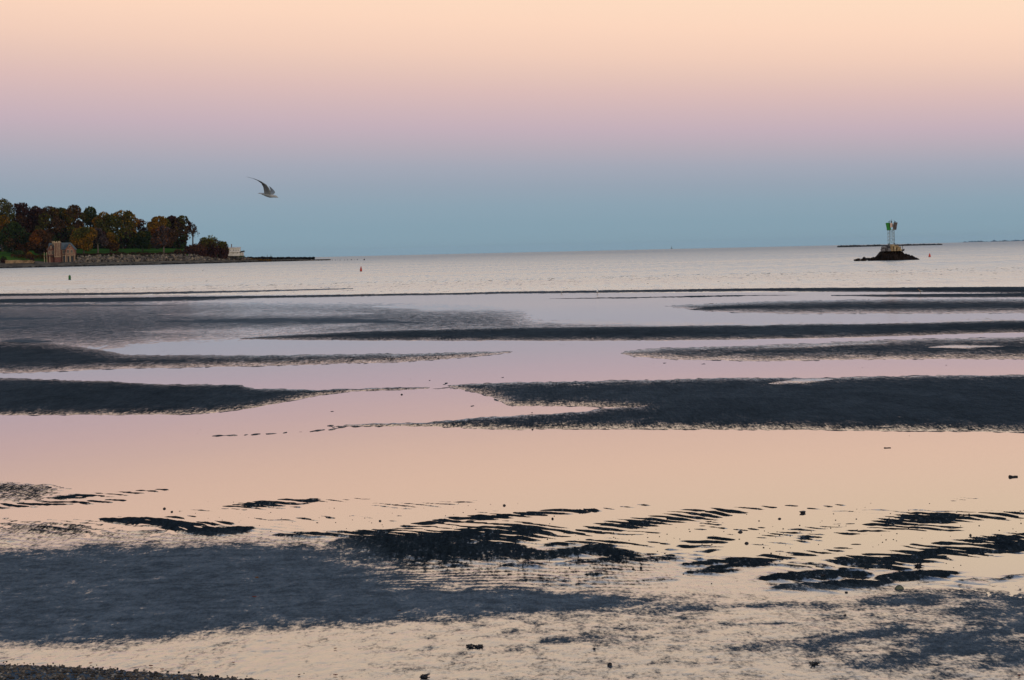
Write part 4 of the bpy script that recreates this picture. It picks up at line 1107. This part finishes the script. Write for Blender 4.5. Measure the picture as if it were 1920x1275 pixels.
def standing_bird(name, loc, H, rz, body, wing_c, label, group=None, cat='bird', long_neck=False):
    k = H / 0.42
    vs, fs, cs = loft_body([((-.27, 0, .20), .012, .008, BLK), ((-.20, 0, .215), .035, .02, wing_c), ((-.10, 0, .225), .065, .055, wing_c), ((.0, 0, .23), .078, .075, wing_c if not long_neck else body), ((.08, 0, .255), .062, .072, body),
                            ((.13, 0, .30 if not long_neck else .36), .042, .055, body), ((.155, 0, .352 if not long_neck else .44), .037, .042, body), ((.185, 0, .372 if not long_neck else .47), .034, .034, body), ((.215, 0, .365 if not long_neck else .475), .015, .016, BILL), ((.27, 0, .352 if not long_neck else .475), .004, .005, BILL)], 10)
    for sy in (-.03, .03):
        b0 = len(vs)
        for z in (0.0, 0.20):
            for (dx, dy) in ((-.008, -.008), (.008, -.008), (.008, .008), (-.008, .008)):
                vs.append((dx + 0.01, sy + dy, z)); cs.append(BILL if not long_neck else BLK)
        fs += [tuple(b0 + i for i in f) for f in ((0, 1, 5, 4), (1, 2, 6, 5), (2, 3, 7, 6), (3, 0, 4, 7), (0, 3, 2, 1))]
    me = bird_mesh(name, [(a * k, b * k, c * k) for a, b, c in vs], fs, cs)
    o = link(name, me); o.location = loc; o.rotation_euler = (0, 0, rz)
    return tag(o, label, cat, group)
WHITE = (0.75, 0.74, 0.70)
for (u, v, H, rz, bc, wc, lab) in ((1120, 551.2, .34, R(75), WHITE, WHITE, 'white gull standing at the edge of the sea near the middle'),
                                   (1053, 550.5, .22, R(20), GRY, GRY, 'small grey shorebird standing left of the white gull'),
                                   (1726, 551.0, .30, R(185), (.25, .16, .11), GRY, 'brownish gull standing on the dark shoreline below the beacon')):
    q = ground(u, v); q.z = flat_z(q.x, q.y)
    standing_bird('standing_gull' if H > .25 else 'standing_shorebird', q, H, rz, bc, wc, lab)
COR = (0.012, 0.012, 0.013)
for (u, v, dy, H, lab) in ((1666.8, 418.2, -.62, .36, 'black cormorant perched on the green daymark board'), (1677.8, 418.0, -.55, .34, 'black cormorant perched on the brown daymark board'),
                           (1664.8, 459.8, -1.0, .36, 'black cormorant on the grey stones left of the beacon legs'), (1675.2, 459.0, -1.0, .36, 'black cormorant on the buff stone under the beacon'), (1681.2, 460.8, -1.0, .30, 'black cormorant on the right-hand buff stone of the islet')):
    standing_bird('perched_cormorant', (IB.x + bx(u), IB.y + dy, bz(v, u)), H, R(30 if u < 1672 else 160), COR, COR, lab, 'cormorants on the beacon islet', long_neck=True)
for (u, v, D, lab) in ((379.5, 508, 230, 'tiny dark tern flying low over the sea, upper of two'), (386.5, 527.5, 190, 'tiny dark tern flying low over the sea, lower of two')):
    o = g.copy(); col.objects.link(o); o.name = 'flying_tern'; o.location = at(u, v, D); o.scale = (.34,) * 3; o.rotation_euler = (R(10), R(-10), R(140)); tag(o, lab, 'bird')

# ------------------------------------------------------------------ stones, driftwood, leaves on the flat
M_PEB = plain('wet_dark_stone', (0.014, 0.014, 0.016), 0.5, 0.4, 20.0, spec=0.25)
M_PEBB = plain('brown_stone', (0.07, 0.035, 0.018), 0.6, 0.4, 20.0)
M_PEBG = plain('mossy_grey_stone', (0.10, 0.11, 0.075), 0.7, 0.5, 15.0)
M_LEAFR = plain('red_fallen_leaf', (0.16, 0.030, 0.014), 0.7, 0.4, 30.0)
def stone_mesh(seed, r3, rough=0.16, angular=False):
    rr = random.Random(seed)
    if angular:
        m1 = MB(); m1.rock((0, 0, 0), r3, seed, 0.35); return m1.mesh('stone')
    ph_ = [rr.uniform(0, 6.28) for _ in range(6)]
    vs = []
    for (x, y, z) in ICO3_V:
        k = 1 + rough * (math.sin(2.3 * x + ph_[0]) * math.sin(2.1 * y + ph_[1]) + 0.6 * math.sin(4.1 * z + ph_[2]) * math.sin(3.7 * x + ph_[3]) + 0.3 * math.sin(7 * y + ph_[4]))
        vs.append((x * k * r3[0], y * k * r3[1], max(z, -0.5) * k * r3[2]))
    me = bpy.data.meshes.new('stone'); me.from_pydata(vs, [], ICO3_F); me.polygons.foreach_set('use_smooth', [True] * len(me.polygons)); me.update()
    return me
def place(name, u, v, wpx, hpx, m, label, cat='stone', group=None, seed=1, ang=False, rough=0.16):
    b = ground(u, v); s_ = b.y / F
    me = stone_mesh(seed, (wpx * s_ / 2, wpx * s_ / 2 * 0.8, hpx * s_ * 0.50), rough, ang); me.materials.append(m)
    o = link(name, me); o.location = (b.x, b.y, flat_z(b.x, b.y) + hpx * s_ * 0.10); tag(o, label, cat, group)
    return o
BIG = [
    (1505.5, 962, 13, 9, M_PEB, 'angular black stone at the edge of the calm water right of centre', True),
    (1387.5, 998, 9, 5, M_PEB, 'oval black stone among the ripples below the angular stone', False),
    (1399.5, 1019, 8, 5, M_PEB, 'black stone just below the oval stone on wet sand', False),
    (1685.5, 1104, 17, 11, M_PEBG, 'largest stone, mossy grey, on the wet sand at the right', False),
    (1584, 1156, 6, 4, M_PEB, 'round black pebble alone on pale wet sand, right of centre', False),
    (1142.5, 1251, 9.5, 8, M_PEB, 'round black stone alone near the bottom of the picture', False),
    (945.5, 948, 8, 5, M_PEB, 'dark stone in the calm water above the middle ripples', True),
    (1114.5, 1220, 5, 5, M_PEB, 'small dark pebble above the round black stone', False),
    (308.5, 954, 7, 5, M_PEB, 'dark stone, left of a close pair at the left', True),
    (322.5, 960, 6, 5, M_PEB, 'dark stone, right of a close pair at the left', True),
    (481.5, 1086, 7, 5, M_PEBB, 'brown stone on the smooth dark sand at the left', False),
    (749.5, 1148, 8, 3, M_PEB, 'flat black stone on the right end of the dark sand', False),
    (1587, 1112, 6, 4, M_PEB, 'dark pebble left of the mossy stone', False),
    (1543.5, 1084, 9, 6, M_PEB, 'black stone on a dark ripple crest near the mossy stone', True),
    (1461.5, 973, 6, 4, M_PEB, 'dark pebble left of and below the angular stone', False),
    (1817, 966, 5, 5, M_PEB, 'dark pebble at the far right edge of the calm water', True),
    (1999 - 180, 1004, 6, 5, M_PEB, 'dark pebble among the ripples at the far right', True),
    (998.5, 805.5, 6, 3.5, M_PEB, 'dark stone at the near edge of the long right-hand bar', True),
    (753.5, 740, 4, 3, M_PEB, 'tiny dark stone alone in the pink pool near the middle', False),
    (1202, 1066, 6, 5, M_PEB, 'dark pebble right of the middle ripple field, upper of a pair', True),
    (1187.5, 1069, 6, 4, M_PEB, 'dark pebble right of the middle ripple field, lower of a pair', True),
    (1036, 973, 6, 5, M_PEB, 'dark pebble just below the long middle ripple crest', True),
    (713, 977, 5, 4, M_PEB, 'dark pebble on pale film left of the middle ripples', True),
]
for i, (u, v, w, h_, m, lab, ang) in enumerate(BIG):
    place('stone', u, v, w, h_, m, lab, 'stone', None, 30 + i, ang)
# driftwood
def stick(u, v, wpx, thick, label, knob=True, seed=0):
    b = ground(u, v); s_ = b.y / F; L = wpx * s_ / 2; r0 = thick * s_ / 2
    m1 = MB()
    m1.tube([(-L, 0, 0), (-L * .86, .01, 0.0), (-L * .62, 0, 0), (-L * .2, -.01, 0), (L * .4, .01, .0), (L * .9, 0, 0), (L, 0, 0)], [r0 * .5, r0 * (1.25 if knob else 1), r0 * (1.2 if knob else 1), r0 * .7, r0 * .75, r0 * .7, r0 * .4], 9)
    o = m1.build('driftwood', M_PEB, None, smooth=True); o.location = (b.x, b.y, r0 * 0.35); o.rotation_euler = (0, 0, R(seed))
    tag(o, label, 'driftwood')
stick(1900, 894.5, 17, 5.0, 'short thick black driftwood floating at the right edge', True, 3)
stick(1664, 840, 13, 2.2, 'thin driftwood stick floating in the calm water at the right', False, -2)
# weed clumps
for (u, v, w, lab) in ((898, 1216, 14, 'ragged dark seaweed clump, right of a pair near the bottom'), (881.5, 1216, 8, 'small dark seaweed clump, left of a pair near the bottom'), (797, 1274, 15, 'dark seaweed clump at the bottom edge left of centre'), (1722, 1062, 14, 'dark stringy weed between ripples at the right'), (1526, 1249, 9, 'dark brown weed clump near the bottom right of centre')):
    b = ground(u, v); s_ = b.y / F; rr = random.Random(int(u)); m1 = MB()
    for k in range(16):
        x = rr.uniform(-.34, .34) * w * s_; y = rr.uniform(-.04, .04)
        m1.tube([(x, y, 0), (x + rr.uniform(-.02, .02), y + rr.uniform(-.03, .03), rr.uniform(.003, .012)), (x + rr.uniform(-.04, .04), y + rr.uniform(-.05, .05), rr.uniform(0, .012))], [.006, .006, .002], 4)
    o = m1.build('seaweed_clump', M_PEB); o.location = (b.x, b.y, flat_z(b.x, b.y)); tag(o, lab, 'seaweed')
# fallen leaves
def leaf(u, v, wpx, rz, label):
    b = ground(u, v); L = wpx * b.y / F / 2
    vs = []; fs = []
    n = 7
    for i in range(n):
        k = i / (n - 1); x = -L + 2 * L * k; w = L * 0.55 * math.sin(math.pi * (0.04 + 0.92 * k)) * (1.15 if i % 2 else 0.8)
        curl = 0.25 * L * abs(k - .5) * 2
        vs += [(x, -w, curl + 0.3 * w), (x, 0, curl), (x, w, curl + 0.5 * w)]
    for i in range(n - 1):
        for k in range(2): fs.append((i * 3 + k, (i + 1) * 3 + k, (i + 1) * 3 + k + 1, i * 3 + k + 1))
    m1 = MB(); m1.add(vs, fs)
    o = m1.build('fallen_leaf', M_LEAFR); o.location = (b.x, b.y, flat_z(b.x, b.y) + .006); o.rotation_euler = (0, 0, rz)
    md = o.modifiers.new('solid', 'SOLIDIFY'); md.thickness = 0.002
    tag(o, label, 'leaf')
for (u, v, w, rz, lab) in ((477, 1123, 9, .2, 'reddish leaf on the smooth dark sand at the left'), (629, 1220, 7, .5, 'rust leaf on pale wet sand below the dark sand'), (1911, 1272, 9, 1.0, 'rust leaf at the bottom right corner'), (629, 1271, 9, .1, 'red leaf at the bottom edge, right of another red leaf'), (561, 1270, 6, .8, 'red leaf at the bottom edge, left of another red leaf'),
                           (170, 1249, 7, .4, 'brown leaf standing just above the gravel toe'), (283, 1253, 9, -.4, 'orange-brown leaf just above the gravel toe, right of the brown one'), (438, 1248, 6, .3, 'small brown leaf on pale film at the lower left'), (304, 1260, 8, .1, 'red leaf lying flat at the rim of the gravel')):
    leaf(u, v, w, rz, lab)
# countable small pebbles scattered over the ripples
peb_me = [stone_mesh(500 + k, (1, .85, .7), 0.18, ang=True) if False else None for k in range(0)]
protos = []
for k in range(5):
    m1 = MB(); m1.rock((0, 0, 0), (1.0, 0.85, 0.75), 820 + k, 0.28); me = m1.mesh('pebble'); me.materials.append(M_PEB); protos.append(me)
rr = random.Random(99)
def pebbles(n, urange, vf, size, label, group, name='pebble'):
    for i in range(n):
        u = rr.uniform(*urange); v = vf(u) + 0.0
        b = ground(u, v); s_ = b.y / F; r0 = size(rr) * s_ * 0.5
        o = bpy.data.objects.new(name, protos[i % 5]); col.objects.link(o)
        o.location = (b.x, b.y, flat_z(b.x, b.y) + r0 * 0.12); o.scale = (r0, r0, r0 * rr.uniform(.6, .95)); o.rotation_euler = (0, 0, rr.uniform(0, 6.28))
        tag(o, label, 'pebble', group)
pebbles(110, (1020, 1540), lambda u: rr.triangular(955, 1110, 1000), lambda q: q.uniform(1.6, 4.0), 'small dark pebble scattered on the pale ripples right of centre', 'pebbles scattered right of centre')
pebbles(70, (1540, 1920), lambda u: rr.triangular(935, 1075, 965), lambda q: q.uniform(1.5, 3.6), 'small dark pebble scattered among the ripples at the right', 'pebbles scattered at the right')
pebbles(70, (330, 1020), lambda u: rr.uniform(940, 1000), lambda q: q.uniform(1.3, 2.8), 'tiny dark pebble on the pale film left of centre', 'pebbles scattered left of centre')
pebbles(40, (500, 1900), lambda u: rr.uniform(1130, 1272), lambda q: q.uniform(1.6, 3.4), 'small dark pebble on the pale wet sand along the bottom', 'pebbles along the bottom')
pebbles(46, (0, 470), lambda u: float(np.interp(u, [0, 150, 300, 460], [1246, 1252, 1263, 1274])) + rr.gauss(0, 1.6), lambda q: q.uniform(2, 6.5), 'black stone in the line along the rim of the gravel', 'stones along the gravel rim')
# gravel of the near-left corner
m1 = MB(); M_GRV = plain('mixed_gravel', (0.085, 0.07, 0.052), 0.8, 0.8, 9.0)
for i in range(2600):
    u = rr.uniform(-60, 520); v0 = float(np.interp(u, [-60, 0, 150, 300, 520], [1246, 1249, 1255, 1266, 1281])); v = v0 + rr.uniform(0, 60)
    b = ground(u, v); r0 = rr.uniform(0.004, 0.013) * (1.6 if rr.random() < .06 else 1)
    m1.rock((b.x, b.y, max(flat_z(b.x, b.y), float(np.interp(b.y, [-30, 0, 6, 11, 13.6], [1.7, 1.45, .75, .1, -.05]))) + r0 * .4), (r0 * 1.2, r0, r0 * .8), i, 0.25, mi=0 if rr.random() < .9 else 1)
tag(m1.build('gravel', [M_GRV, plain('pale_gravel', (0.28, 0.25, 0.2), 0.8, 0.4, 9.0)]), 'brown beach gravel in the near left corner', 'gravel', kind='stuff')

# ------------------------------------------------------------------ sea air
HZ = mat('sea_haze'); N = NT(HZ)
vol = N.n('ShaderNodeVolumePrincipled', {'Color': (0.55, 0.72, 0.9, 1), 'Density': 0.000016, 'Anisotropy': 0.0})
N.n('ShaderNodeOutputMaterial', {'Volume': vol.outputs[0]})
m1 = MB(); m1.box(-22000, 22000, -300, 22000, -50.0, 48.0)
tag(m1.build('haze', HZ), 'thin blue sea haze over the bay', 'haze', kind='stuff')
